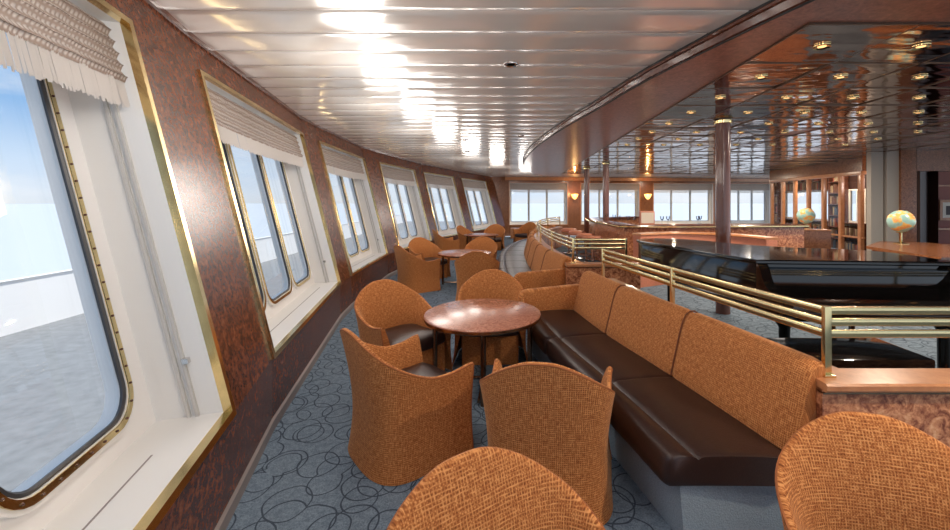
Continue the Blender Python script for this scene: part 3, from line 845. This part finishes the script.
def partition(path, z, lab, label_mat=M['burl_panel'], w=.13):
    pth = catmull([Vector(q) for q in path], .12) if len(path) > 2 else [Vector(path[0]), Vector(path[1])]
    r = empty('low_partition', (pth[0].x, pth[0].y, 0)); o0 = Vector(pth[0]); pth = [q - o0 for q in pth]
    m = MB(); m.sweep([(-w / 2, .0), (-w / 2, z - .035), (w / 2, z - .035), (w / 2, .0)], pth); m.build('panel', label_mat, r)
    m = MB(); m.sweep([(-w / 2 - .02, z - .04), (-w / 2 - .03, z - .03), (-w / 2 - .03, z - .008), (-w / 2 - .02, z), (w / 2 + .02, z), (w / 2 + .03, z - .008), (w / 2 + .03, z - .03), (w / 2 + .02, z - .04)], pth); m.build('cap', M['wood_light'], r)
    m = MB(); m.sweep([(-w / 2 - .006, z - .055), (-w / 2 - .006, z - .047), (w / 2 + .006, z - .047), (w / 2 + .006, z - .055)], pth); m.build('groove_strip', M['chrome2'], r)
    tag(r, lab, 'partition'); return r
cornr = Vector(F(1.66, 1.90))
partition([(5.5, 1.90), (3, 1.90), (cornr.x, 1.90)][::-1] if False else [(5.5, 1.90), (cornr.x - .06, 1.90)], .775, 'low burl wood partition with light wood cap behind the bottom right chair')
partition([F(1.72, 1.97), F(1.66, 2.4), F(1.54, 3.04), F(1.42, 4.33)], .775, 'low burl partition running behind the near banquette')
partition([F(1.20, 5.30), F(2.17, 5.30)], .79, 'short burl partition facing the camera at the end of the far banquette')
partition([F(1.36, 5.36), F(1.30, 6.2), F(1.29, 7.1), F(1.33, 8.1), F(1.46, 9.4), F(1.76, 10.8), F(2.2, 12.1), F(2.8, 13.2)], .79, 'long curved low partition behind the far banquette')

def railing(path, posts, z0, zs, lab, bow=True):
    P = [Vector(q) for q in path]
    pth = catmull(P, .12) if len(path) > 2 else P
    r = empty('brass_railing', (pth[0].x, pth[0].y, z0)); o0 = Vector(pth[0]); q = [p - o0 for p in pth]
    for z in zs:
        m = MB(); m.sweep([(-.007, z - z0 - .016), (-.007, z - z0 + .016), (-.004, z - z0 + .019), (.004, z - z0 + .019), (.007, z - z0 + .016), (.007, z - z0 - .016), (.004, z - z0 - .019), (-.004, z - z0 - .019)], q); m.build('rail', M['rail_brass'], r, angle=60)
    for pp in posts:
        x, y = Vector(pp) - o0
        m = MB(); m.box(x - .016, x + .016, y - .012, y + .012, 0.012, zs[0] - z0 + .02, .003); po = m.build('post', M['rail_brass'], r)
        m = MB(); m.box(x - .026, x + .026, y - .026, y + .026, 0, .012, .002); m.build('foot_plate', M['rail_brass'], po)
    tag(r, lab, 'railing'); return r
zr = [1.085, 1.03, .975]
railing([(5.5, 1.90), F(1.67, 1.90)], [F(1.67, 1.90), (3.9, 1.90)], .775, zr, 'near brass railing of three flat bars across the front of the piano')
railing([F(1.665, 1.905), F(1.60, 2.3), F(1.50, 3.04), F(1.36, 4.25)], [F(1.50, 3.04), F(1.36, 4.25)], .775, zr, 'brass railing of three flat bars rising behind the near banquette')
railing([F(1.30, 5.30), F(2.0, 5.30)], [F(1.30, 5.30), F(2.0, 5.30)], .79, [1.1, 1.045, .99], 'short brass railing facing the camera in front of the bar stools')
railing([F(1.30, 5.32), F(1.27, 6.2), F(1.28, 7.1), F(1.33, 8.1), F(1.46, 9.4), F(1.76, 10.8), F(2.2, 12.1), F(2.8, 13.2)], [F(1.27, 6.6), F(1.33, 8.1), F(1.46, 9.4), F(1.76, 10.8), F(2.2, 12.1), F(2.8, 13.2)], .79, [1.1, 1.045, .99], 'long curved brass railing behind the far banquette')

# ------------------------------------------------------------------- grand piano
def piano():
    r = empty('grand_piano', (2.5, 3.4, PZ)); o0 = Vector((2.5, 3.4))
    fl_, fr_ = Vector((1.955, 3.24)), Vector((3.42, 3.12))
    outl = catmull([fr_, Vector((3.45, 3.5)), Vector((3.40, 3.78)), Vector((3.15, 3.98)), Vector((2.80, 4.12)), Vector((2.5, 4.4)), Vector((2.28, 4.8)), Vector((2.02, 5.05)), Vector((1.70, 5.10)), Vector((1.53, 4.96)), Vector((1.53, 4.8))], .06) + [fl_]
    outl = [p - o0 for p in outl]; n = len(outl)
    def prism(out, z0, z1, name, mat, par, grow=0.0):
        cx = sum(p.x for p in out) / len(out); cy = sum(p.y for p in out) / len(out); k = len(out)
        vs = []
        for z, g in ((z0, grow), (z1 - .008, grow), (z1, grow - .006)):
            for p in out: v = Vector((p.x - cx, p.y - cy)); v = v * (1 + g / v.length); vs.append((cx + v.x, cy + v.y, z))
        fs = [tuple(range(k))[::-1], tuple(range(2 * k, 3 * k))]
        for i in range(2):
            for j in range(k): l = (j + 1) % k; fs.append((i * k + j, i * k + l, (i + 1) * k + l, (i + 1) * k + j))
        return make(name, vs, fs, mat, par, True, 30)
    prism(outl, .62, .965, 'case', M['black'], r)
    prism(outl, .968, .995, 'lid', M['black'], r, .025)
    prism([p for p in outl], .60, .625, 'rim_moulding', M['black'], r, .012)
    # keyboard end
    a = fl_ - o0; b = fr_ - o0; d = (b - a).normalized(); nn = Vector((d.y, -d.x))   # toward the player
    def bar(a_, b_, y0, y1, z0, z1, name, mat=M['black'], bev=.008):
        m = MB(); m.obox(a_ + nn * ((y0 + y1) / 2), b_ + nn * ((y0 + y1) / 2), abs(y1 - y0), z0, z1, bev); return m.build(name, mat, r, angle=40)
    bar(a, b, .0, .36, .60, .665, 'key_bed'); bar(a + d * .05, b - d * .05, -.01, .05, .665, .93, 'fallboard')
    # closed key cover: sloping
    m = MB(); vs = []
    for p in (a + d * .08, b - d * .08):
        for y, z in ((.03, .665), (.03, .80), (.08, .79), (.20, .755), (.31, .735), (.345, .715), (.35, .665)):
            q = p + nn * y; vs.append((q.x, q.y, z))
    k = 7; m.add(vs, [tuple(range(k)), tuple(range(k, 2 * k))[::-1]] + [(i, i + k, (i + 1) % k + k, (i + 1) % k) for i in range(k)]); m.build('key_cover', M['black'], r, angle=30)
    for p, s in ((a, 1), (b - d * .075, 1)):
        vs = []; pf = [(0, .60), (0, .965), (.03, .955), (.06, .92), (.09, .86), (.13, .81), (.19, .785), (.26, .775), (.33, .765), (.365, .735), (.37, .60)]
        for off in (0, .075):
            for y, z in pf: q = p + d * off + nn * y; vs.append((q.x, q.y, z))
        k = len(pf); m = MB(); m.add(vs, [tuple(range(k)), tuple(range(k, 2 * k))[::-1]] + [(i, i + k, (i + 1) % k + k, (i + 1) % k) for i in range(k)]); m.build('cheek', M['black'], r, angle=40)
    for p in (a + d * .16 + nn * .1, b - d * .16 + nn * .1, Vector((1.85, 4.75)) - o0):
        m = MB(); m.lathe([(.05, .602), (.065, .59), (.065, .52), (.04, .48), (.035, .12), (.05, .08), (.05, .06)], 20, (p.x, p.y, 0)); lg = m.build('leg', M['black'], r)
        m = MB(); m.lathe([(.0, .0), (.03, 0.0), (.03, .06), (0, .06)], 12, (p.x, p.y, 0)); m.build('caster', M['brass'], lg)
    c = (a + b) / 2 - nn * .12
    m = MB(); m.obox(c - d * .09, c - d * .06, .03, .12, .62); m.obox(c + d * .06, c + d * .09, .03, .12, .62); m.obox(c - d * .16, c + d * .16, .10, .05, .13, .01); m.build('pedal_lyre', M['black'], r)
    for s in (-.07, 0, .07):
        q = c + d * s; m = MB(); m.obox(q + nn * .05, q + nn * .17, .022, .075, .088, .004); m.build('pedal', M['brass'], r)
    tag(r, 'black glossy grand piano with lid and key cover closed, behind the brass railing', 'piano')
piano()
r = empty('piano_bench', (1.98, 2.46, PZ))
m = MB(); m.box(-.42, .42, -.18, .20, .49, .56, .015); m.build('seat', M['black'], r)
m = MB(); m.box(-.39, .39, -.16, .18, .40, .49, .004); m.build('apron', M['black'], r)
for x in (-.36, .36):
    for y in (-.13, .15):
        m = MB(); m.tube([(x, y, 0), (x, y, .42)], [.018, .026], 10); m.build('leg', M['black'], r)
tag(r, 'low black lacquered piano bench between the railing and the piano', 'bench')

# ------------------------------------------------------------------- columns
def column(x, y, rad, ztop, lab, zbot=PZ):
    r = empty('round_column', (x, y, zbot)); h = ztop - zbot
    m = MB(); m.tube([(0, 0, 0), (0, 0, h)], rad, 28); m.build('shaft', M['column'], r, angle=50)
    m = MB(); m.lathe([(rad, h - .05), (rad + .02, h - .045), (rad + .025, h - .01), (rad + .01, h)], 28); m.build('collar', M['brass'], r)
    tag(r, lab, 'column', None)
zc = zt - .003
column(2.74, 5.27, .09, zc, 'thick brown round column behind the piano')
column(2.50, 11.0, .085, zc, 'right one of the two slim brown columns at the bar')
column(2.26, 12.6, .085, zc, 'left one of the two slim brown columns at the bar')

# ------------------------------------------------------------------- bar, stools, glasses
bz = 1.13
bar = empty('bar_counter', (2.2, 8.0, PZ)); bo = Vector((2.2, 8.0))
bp = catmull([Vector((6.0, 8.3)), Vector((4.2, 8.1)), Vector((3.0, 8.0)), Vector((2.32, 8.05)), Vector((2.2, 8.3)), Vector((2.16, 9.2)), Vector((2.06, 10.4)), Vector((2.2, 11.6)), Vector((2.8, 12.5)), Vector((4, 13.2))], .15)
bp = [p - bo for p in bp]
m = MB(); m.sweep([(.0, 0), (.0, bz - PZ - .05), (-.12, bz - PZ - .05), (-.12, 0)], bp); m.build('bar_front', M['burl_panel'], bar)
m = MB(); m.sweep([(.10, bz - PZ - .05), (.12, bz - PZ - .035), (.12, bz - PZ - .01), (.10, bz - PZ), (-.28, bz - PZ), (-.28, bz - PZ - .05)], bp); m.build('counter_top', M['wood_dark'], bar)
m = MB(); m.sweep([(.12, bz - PZ - .034), (.126, bz - PZ - .034), (.126, bz - PZ - .012), (.12, bz - PZ - .012)], bp); m.build('edge_strip', M['brass'], bar)
tag(bar, 'curved bar counter with glossy burl front in the middle of the lounge', 'bar')
def stool():
    r = empty('bar_stool')
    m = MB(); m.lathe([(0, .60), (.17, .60), (.21, .615), (.225, .65), (.215, .69), (.18, .71), (0, .715)], 28); m.build('seat', M['salmon'], r)
    m = MB(); m.lathe([(.0, 0), (.2, 0), (.2, .012), (.05, .035), (.025, .06), (.025, .60), (0, .60)], 24); m.build('pedestal', M['chrome'], r)
    m = MB(); m.tube([(.15 * math.cos(a), .15 * math.sin(a), .22) for a in [2 * PI * k / 20 for k in range(20)]], .01, 6, closed=True); m.build('foot_ring', M['chrome'], r)
    return r
st = stool()
for i, (px, d_) in enumerate(((592.5, 8.75), (586, 9.5), (577, 10.4), (569, 11.4))):
    o = st if i == 0 else copy_tree(st); q = bx(px, d_); o.location = (q.x, q.y, PZ)
    tag(o, ['nearest', 'second', 'third', 'fourth and farthest'][i] + ' of the salmon seated bar stools in front of the bar', 'stool', 'bar stools')
gl = MB(); gl.lathe([(0, 0), (.03, 0), (.03, .004), (.005, .01), (.005, .08), (.035, .11), (.04, .17), (.037, .17), (.03, .11), (0, .085)], 14)
g0 = gl.build('wine_glass', glass('clear_glass', (.95, .97, 1))); gi = 0
for px, d_ in ((598, 10.2), (612, 9.4), (619, 9.0), (628, 8.6), (634, 8.5), (662, 8.45), (668, 8.45), (698, 8.5), (700, 8.7)):
    o = g0 if gi == 0 else g0.copy()
    if gi: COL.objects.link(o)
    gi += 1; q = bx(px, d_)
    if px < 620: q = Vector((2.33, d_))
    o.location = (q.x, q.y, bz); tag(o, 'small clear stemmed glass standing on the bar counter', 'glass', 'glasses on the bar counter')
r = empty('menu_box', (2.75, 8.35, bz)); m = MB(); m.box(-.15, .15, -.05, .05, 0, .28, .01); m.build('box', M['salmon'], r); m = MB(); m.box(-.13, .13, -.052, -.048, .03, .25, 0); m.build('front_sheet', M['cream'], r)
tag(r, 'pinkish upright box standing on the near corner of the bar', 'box')

# salmon backed low divider beyond the piano
r = empty('curved_divider', (3.3, 7.0, PZ)); q0 = Vector((3.3, 7.0))
pth = [p - q0 for p in catmull([Vector((2.1, 6.9)), Vector((2.8, 7.2)), Vector((3.5, 7.0)), Vector((3.85, 6.5)), Vector((3.92, 6.1))], .12)]
m = MB(); m.sweep([(-.09, 0), (-.09, .88), (.09, .88), (.09, 0)], pth); m.build('padded_panel', M['salmon'], r)
m = MB(); m.sweep([(-.10, .88), (-.11, .895), (-.10, .92), (.10, .92), (.11, .895), (.10, .88)], pth); m.build('top_rail', M['wood_light'], r)
tag(r, 'low salmon coloured curved divider with wooden top rail behind the piano', 'divider')

# burl low wall with the small globe, side desk with the large globe
r = empty('low_burl_wall', (6.6, 9.6, PZ)); o0 = Vector((6.6, 9.6))
a = bx(729, 9.9) - o0; b = bx(829, 9.2) - o0
m = MB(); m.obox(a, b, .25, 0.35, .80, .01); m.build('panel', M['burl_mid'], r)
m = MB(); m.obox(a, b, .30, .80, .83, .005); m.build('cap', M['wood_light'], r)
for k in range(9):
    q = a.lerp(b, (k + .5) / 9); m = MB(); m.box(q.x - .05, q.x + .05, q.y - .05, q.y + .05, 0, .35, .004); m.build('post', M['wood_light'], r)
tag(r, 'low burl panel on wooden posts in front of the bookcases, small globe behind', 'partition')
r = empty('side_desk', (5.9, 5.9, PZ)); o0 = Vector((5.9, 5.9))
tz = .80
poly = [bx(866, 6.0), bx(880, 6.75), bx(925, 6.5), bx(985, 5.9), bx(990, 4.9), bx(941, 4.75)]
poly = [p - o0 for p in poly]; k = len(poly)
vs = [(p.x, p.y, tz - .04) for p in poly] + [(p.x, p.y, tz) for p in poly]
make('desk_top', vs, [tuple(range(k)), tuple(range(k, 2 * k))[::-1]] + [(i, (i + 1) % k, (i + 1) % k + k, i + k) for i in range(k)], M['burl_mid'], r, False)
c = sum(poly, Vector((0, 0))) / k; pb = [c + (p - c) * .9 for p in poly]
vs = [(p.x, p.y, 0) for p in pb] + [(p.x, p.y, tz - .04) for p in pb]
make('desk_body', vs, [tuple(range(k)), tuple(range(k, 2 * k))[::-1]] + [(i, (i + 1) % k, (i + 1) % k + k, i + k) for i in range(k)], M['burl_panel'], r, False)
tag(r, 'brown burl topped desk right of the piano carrying the large globe', 'desk')
def globe(x, y, z, R, lab, post=.16):
    r = empty('globe', (x, y, z)); zc_ = post + R
    m = MB(); bm = bmesh.new(); bmesh.ops.create_uvsphere(bm, u_segments=40, v_segments=24, radius=R); m.bm(bm, Matrix.Translation((0, 0, zc_))); m.build('sphere', M['globe'], r, angle=90)
    m = MB(); tl = math.radians(23); m.tube([(math.sin(a) * (R + .015), 0, zc_ + math.cos(a) * (R + .015)) for a in [tl + PI * k / 24 for k in range(25)]], .008, 8); m.build('meridian_arc', M['brass'], r)
    m = MB(); m.lathe([(0, 0), (R * .55, 0), (R * .55, .012), (.03, .03), (.015, .05), (.015, post - .01), (0, post)], 24); m.build('stand', M['brass'], r)
    tag(r, lab, 'globe')
q = bx(901, 6.3); globe(q.x, q.y, PZ + tz, .17, 'large terrestrial globe on a brass stand on the right side desk', .19)
q = bx(806, 9.5); globe(q.x, q.y, PZ + .83, .185, 'smaller looking globe on the low burl wall in front of the bookcases', .12)

# ------------------------------------------------------------------- library
LA, LB = Vector((9.0, 14.0)), Vector((8.52, 9.85))
LD = (LB - LA).normalized(); LN = Vector((-LD.y, LD.x))   # LN points away (+x)
if LN.x < 0: LN = -LN
r = empty('glazed_partition', (LA.x, LA.y, 0)); zt_ = 2.27
for k in range(7):
    q = (LB - LA) * (k / 6); m = MB(); m.obox(q - LD * .05, q + LD * .05, .09, 0, zt_, .006); m.build('post', M['wood_light'], r)
m = MB(); m.obox(-LD * .1, (LB - LA) + LD * .1, .12, zt_, zt_ + .09, .01); m.build('head_rail', M['wood_light'], r)
m = MB(); m.obox(-LD * .1, (LB - LA) + LD * .1, .08, zt_ + .09, H - .09, .0); m.build('header_panel', M['burl_mid'], r)
m = MB(); m.obox(-LD * .1, (LB - LA) + LD * .1, .05, .70, .74, .0); m.build('mid_rail', M['wood_light'], r)
for k in range(6):
    q0_ = (LB - LA) * (k / 6) + LD * .05; q1_ = (LB - LA) * ((k + 1) / 6) - LD * .05
    make('glass_pane', [(q0_.x, q0_.y, .1), (q1_.x, q1_.y, .1), (q1_.x, q1_.y, zt_), (q0_.x, q0_.y, zt_)], [(0, 1, 2, 3)], M['glass'], r, False)
tag(r, 'partition of upright light wood posts with glass before the bookcases', 'partition')
# right wall with two windows behind the shelves
mb = MB(); WX = LA + LN * 1.5; E0 = WX - LD * 2.4; E1 = WX + (LB - LA) + LD * .25
def wq(s0, s1, z0, z1):
    a = E0 + LD * s0; b = E0 + LD * s1; mb.add([(a.x, a.y, z0), (b.x, b.y, z0), (b.x, b.y, z1), (a.x, a.y, z1)], [(0, 1, 2, 3)])
TL = (E1 - E0).length
def sproj(px):   # arc position on the wall where the view ray through px hits
    dirv = Vector(((px - 515) / 400, 1)); den = dirv.x * LN.x + dirv.y * LN.y; t = (WX.x * LN.x + WX.y * LN.y) / den
    return (dirv * t - E0).dot(LD)
ops = sorted([tuple(sorted((sproj(786), sproj(838)))), tuple(sorted((sproj(850), sproj(867))))])
s = 0
for a, b in ops:
    wq(s, a, 0, H); wq(a, b, 0, 1.02); wq(a, b, 1.95, H); s = b
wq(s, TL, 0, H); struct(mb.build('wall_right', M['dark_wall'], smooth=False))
wi = 11
for a, b in ops:
    r = empty('window_%d' % wi); struct(r); wi += 1
    m = MB(); A_ = E0 + LD * a; B_ = E0 + LD * b
    m.obox(A_, B_, .08, .98, 1.02); m.obox(A_, B_, .08, 1.95, 1.99); m.obox(A_ - LD * .0, A_ + LD * .04, .08, 1.02, 1.95); m.obox(B_ - LD * .04, B_, .08, 1.02, 1.95)
    m.obox((A_ + B_) / 2 - LD * .02, (A_ + B_) / 2 + LD * .02, .08, 1.02, 1.95); m.build('window_frame', M['cream'], r)
    make('pane', [(A_.x, A_.y, 1.0), (B_.x, B_.y, 1.0), (B_.x, B_.y, 1.97), (A_.x, A_.y, 1.97)], [(0, 1, 2, 3)], M['glass'], r, False)
# bookcases
BC = [plain('book_%d' % k, c, .6) for k, c in enumerate([(.35, .08, .05), (.12, .05, .03), (.30, .22, .14), (.05, .07, .10), (.42, .30, .18), (.18, .10, .06)])]
bk = []
for c_ in BC:
    m = MB(); m.box(-.015, .015, -.08, .08, 0, .26, .003); bk.append(m.build('book', c_))
bk_used = [False] * 6
shelf_s = [(sproj(776), sproj(872))]
s0, s1 = sorted((sproj(774), sproj(869)))
def bookcase(sa, sb, z0, z1, nsh, lab, books=True):
    o0 = E0 + LD * sa - LN * .17; r = empty('bookcase', (o0.x, o0.y, 0)); L = sb - sa
    ez = lambda z: z
    def bb(a0, a1, w, z_0, z_1, nm, side=0):
        m = MB(); m.obox(LD * a0, LD * a1, w, z_0, z_1); return m.build(nm, M['wood_dark'], r)
    bb(0, .03, .28, z0, z1, 'side_panel'); bb(L - .03, L, .28, z0, z1, 'side_panel')
    for k in range(nsh + 1):
        z = z0 + (z1 - z0 - .03) * k / nsh; bb(.03, L - .03, .27, z, z + .03, 'shelf')
        if k < nsh and books:
            u = .06
            while u < L - .08:
                if random.random() < .12: u += .12; continue
                i = random.randrange(6); o = bk[i] if not bk_used[i] else bk[i].copy()
                if bk_used[i]: COL.objects.link(o)
                bk_used[i] = True; q = o0 + LD * u - LN * .02
                o.location = (q.x, q.y, z + .031); o.rotation_euler = (0, 0, math.atan2(LD.y, LD.x)); hs = random.uniform(.8, 1.1); o.scale = (random.uniform(.9, 1.6), 1, hs)
                tag(o, 'book standing upright on a dark library shelf behind the glazed partition', 'book', 'books on the library shelves'); u += .06 + random.uniform(0, .01)
    tag(r, lab, 'bookcase')
a1, b1_ = ops[0]; a2, b2_ = ops[1]
bookcase(a1 + .02, b1_ - .02, .10, .98, 2, 'low dark bookcase under the wide library window')
bookcase(a1 + .02, b1_ - .02, 1.99, 2.6, 2, 'wide bookshelf above the library window')
bookcase(b1_ + .02, a2 - .02, .10, 2.6, 7, 'tall dark bookcase between the two library windows')
bookcase(a2 + .02, b2_ + .3, .10, .98, 2, 'low dark bookcase under the narrow library window')
bookcase(max(0.1, a1 - .55), a1 - .02, .10, 2.6, 7, 'tall dark bookcase left of the wide library window')

# pilasters, doorway wall with red room and picture
def pil(x0, x1, d_, mat, nm, lab):
    a = bx(x0, d_); b = bx(x1, d_ - .05); r = MB(); r.obox(a, b, .16, PZ, H - .1, .02, .08); o = r.build(nm, mat); tag(o, lab, 'pilaster')
pil(871, 883.5, 8.6, M['pilaster'], 'flat_pilaster', 'left pale grey flat pilaster right of the bookcases')
pil(887, 900.5, 8.5, M['pilaster'], 'flat_pilaster', 'right pale grey flat pilaster behind the large globe')
pil(901, 917, 8.4, M['burl_mid'], 'flat_pilaster', 'dark burl pilaster beside the doorway to the red room')
m = MB(); m.obox(bx(917, 8.4), bx(1010, 8.2), .3, 2.25, H - .09, 0, .15); struct(m.build('wall_doorway', M['burl_mid']))
m = MB(); m.obox(bx(930, 10.4), bx(1040, 10.2), .1, PZ, 2.5, 0, .05); m.v = m.v; struct(m.build('wall_red', M['dark_red']))
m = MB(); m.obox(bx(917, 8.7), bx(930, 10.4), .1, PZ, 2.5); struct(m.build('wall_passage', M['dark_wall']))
m = MB(); m.obox(bx(930, 10.32), bx(1030, 10.15), .03, .88, .93); m.obox(bx(930, 10.32), bx(1030, 10.15), .03, 2.0, 2.04); struct(m.build('trim_8', M['wood_light']))
r = empty('framed_picture'); 
a = bx(939.5, 10.2); b = bx(962, 10.15)
m = MB(); m.obox(a, b, .03, 1.13, 1.66, .006, 0); m.build('frame', M['wood_light'], r)
m = MB(); m.obox(a.lerp(b, .12), b.lerp(a, .12), .034, 1.20, 1.59); m.build('mat_board', M['cream'], r)
m = MB(); m.obox(a.lerp(b, .26), b.lerp(a, .26), .038, 1.27, 1.50); m.build('print', M['dark_wall'], r)
tag(r, 'small wood framed picture on the red wall at the right edge', 'picture')

# wall sconces between the far windows
def sconce(x, y, lab):
    r = empty('wall_sconce', (x, y, 1.85))
    m = MB(); m.lathe([(.02, -.12), (.06, -.10), (.13, .0), (.17, .12), (.16, .12), (.11, 0), (.02, -.08)], 20); m.build('glass_bowl', M['sconce'], r)
    m = MB(); m.box(-.03, .03, .0, .4, -.16, -.10, .005); m.build('bracket', M['brass'], r); tag(r, lab, 'sconce', None)
for px, lab in ((574.5, 'glowing amber wall sconce between the first and second far windows'), (647.5, 'glowing amber wall sconce between the second and third far windows')):
    q = bx(px, 18.95); sconce(q.x, q.y - .05, lab)
# far orange low cabinet under the first far window
q = bx(515, 17.4); r = MB(); r.box(q.x - .2, q.x + 1.0, q.y + .1, q.y + .5, 0, .45, .02); o = r.build('low_cabinet', M['wood_light']); tag(o, 'low light wood cabinet under the first far window', 'cabinet')

# ------------------------------------------------------------------- outside
m = MB(); pts = [F(-10.2, -30), F(-10.2, 60), (20, 60), (20, 22), (-1.5, 21)] + [tuple(p + Vector((-.62, 0))) for p in reversed(wp)] + [(-1.2, -30)]
m.add([(x, y, -1.3) for x, y in pts], [tuple(range(len(pts)))[::-1]]); o = struct(m.build('outside_deck', M['deck'], smooth=False))
m = MB(); m.sweep([(0, -1.3), (0, -.15), (-.04, -.12), (.16, -.12), (.12, -.15), (.12, -1.3)], [Vector(F(-10.2, -30)), Vector(F(-10.2, 60))]); o = m.build('ship_bulwark', M['hull']); tag(o, 'long white bulwark along the grey outer deck seen through the windows', 'bulwark')
m = MB(); m.add([(-4000, -4000, -14), (4000, -4000, -14), (4000, 4000, -14), (-4000, 4000, -14)], [(0, 1, 2, 3)]); o = m.build('sea_water', M['sea'], smooth=False); o['kind'] = 'structure'

# ------------------------------------------------------------------- world and lamps
sc = bpy.context.scene
w = bpy.data.worlds.new('sky'); sc.world = w; w.use_nodes = True; nt = w.node_tree
bg = nt.nodes['Background']; tc = N(nt, 'ShaderNodeTexCoord'); sp = N(nt, 'ShaderNodeSeparateXYZ'); nt.links.new(tc.outputs['Generated'], sp.inputs[0])
r = ramp(nt, [(0, (.72, .79, .87)), (.02, (.70, .80, .92)), (.07, (.60, .75, .93)), (.16, (.30, .52, .84)), (.35, (.36, .56, .84)), (1, (.30, .50, .80))], sp.outputs[2])
mp = N(nt, 'ShaderNodeMapping'); mp.inputs['Scale'].default_value = (1, 1, 3.2); nt.links.new(tc.outputs['Generated'], mp.inputs[0])
cn = N(nt, 'ShaderNodeTexNoise', i_Scale=3.5, i_Detail=6.0, i_Roughness=.55); nt.links.new(mp.outputs[0], cn.inputs['Vector'])
cr = ramp(nt, [(.47, (0, 0, 0)), (.68, (.8, .8, .8))], cn.outputs[0]); mx = N(nt, 'ShaderNodeMix', data_type='RGBA')
nt.links.new(cr.outputs[0], mx.inputs[0]); nt.links.new(r.outputs[0], mx.inputs[6]); mx.inputs[7].default_value = (.92, .94, .96, 1)
nt.links.new(mx.outputs[2], bg.inputs[0]); bg.inputs[1].default_value = .76

def lamp(x, y, z, p, col=(1, .90, .80), r=.10):
    l = bpy.data.lights.new('room_and_fill_light', 'POINT'); l.shadow_soft_size = r; l.energy = p; l.color = col
    o = bpy.data.objects.new('room_and_fill_light', l); COL.objects.link(o); o.location = (x, y, z); return o
for x, y in ((-.9, 1.6), (-1.35, 3.3), (-1.6, 4.9), (-1.6, 6.6), (-1.5, 8.6), (-1.2, 10.8), (-.6, 13.4), (.4, 16), (.9, .6), (0.2, -1.2)):
    lamp(x, y, H - .5, 17, (1, .92, .85), .26)  # unseen fill lamps, added by the windows for bright patches on the ceiling
for x, y in ((4.2, 4.6), (3.4, 6.4), (5, 7), (3.2, 9.5), (6, 9.6), (3.6, 12.5), (7, 12), (6.6, 5.2), (2.6, 1.0), (9.5, 12), (3, 17), (7, 17.6), (9, 17)):
    l = bpy.data.lights.new('room_and_fill_light', 'AREA'); l.shape = 'DISK'; l.size = .12; l.energy = 36; l.color = (1, .84, .66)
    o = bpy.data.objects.new('room_and_fill_light', l); COL.objects.link(o); o.location = (x, y, zt - .03)
for px in (574.5, 647.5):
    q = bx(px, 18.6); lamp(q.x, q.y, 1.95, 10, (1, .6, .25), .05)
lamp(9.2, 9.3, 2.2, 22, (1, .8, .7))  # unseen fill light, added to brighten the red room behind the doorway
l = bpy.data.lights.new('sun', 'SUN'); l.energy = 3.4; l.angle = .02; l.color = (1, .97, .92)
o = bpy.data.objects.new('sun', l); COL.objects.link(o); o.location = (10, 10, 30); o.rotation_euler = Vector((-.42, -.22, -1)).to_track_quat('-Z', 'Y').to_euler()
# ------------------------------------------------------------------- camera
cam = bpy.data.cameras.new('camera'); co = bpy.data.objects.new('camera', cam); COL.objects.link(co)
co.location = (0, 0, EYE); co.rotation_euler = (PI / 2, 0, 0)
cam.sensor_width = 36; cam.sensor_fit = 'HORIZONTAL'; cam.lens = 400 / 950 * 36
cam.shift_x = -40 / 950; cam.shift_y = -63 / 950; cam.clip_start = .05; cam.clip_end = 9000
sc.camera = co
sc.view_settings.view_transform = 'Standard'; sc.view_settings.look = 'None'; sc.view_settings.exposure = 0.5; sc.view_settings.gamma = 1
sc.view_settings.use_curve_mapping = False
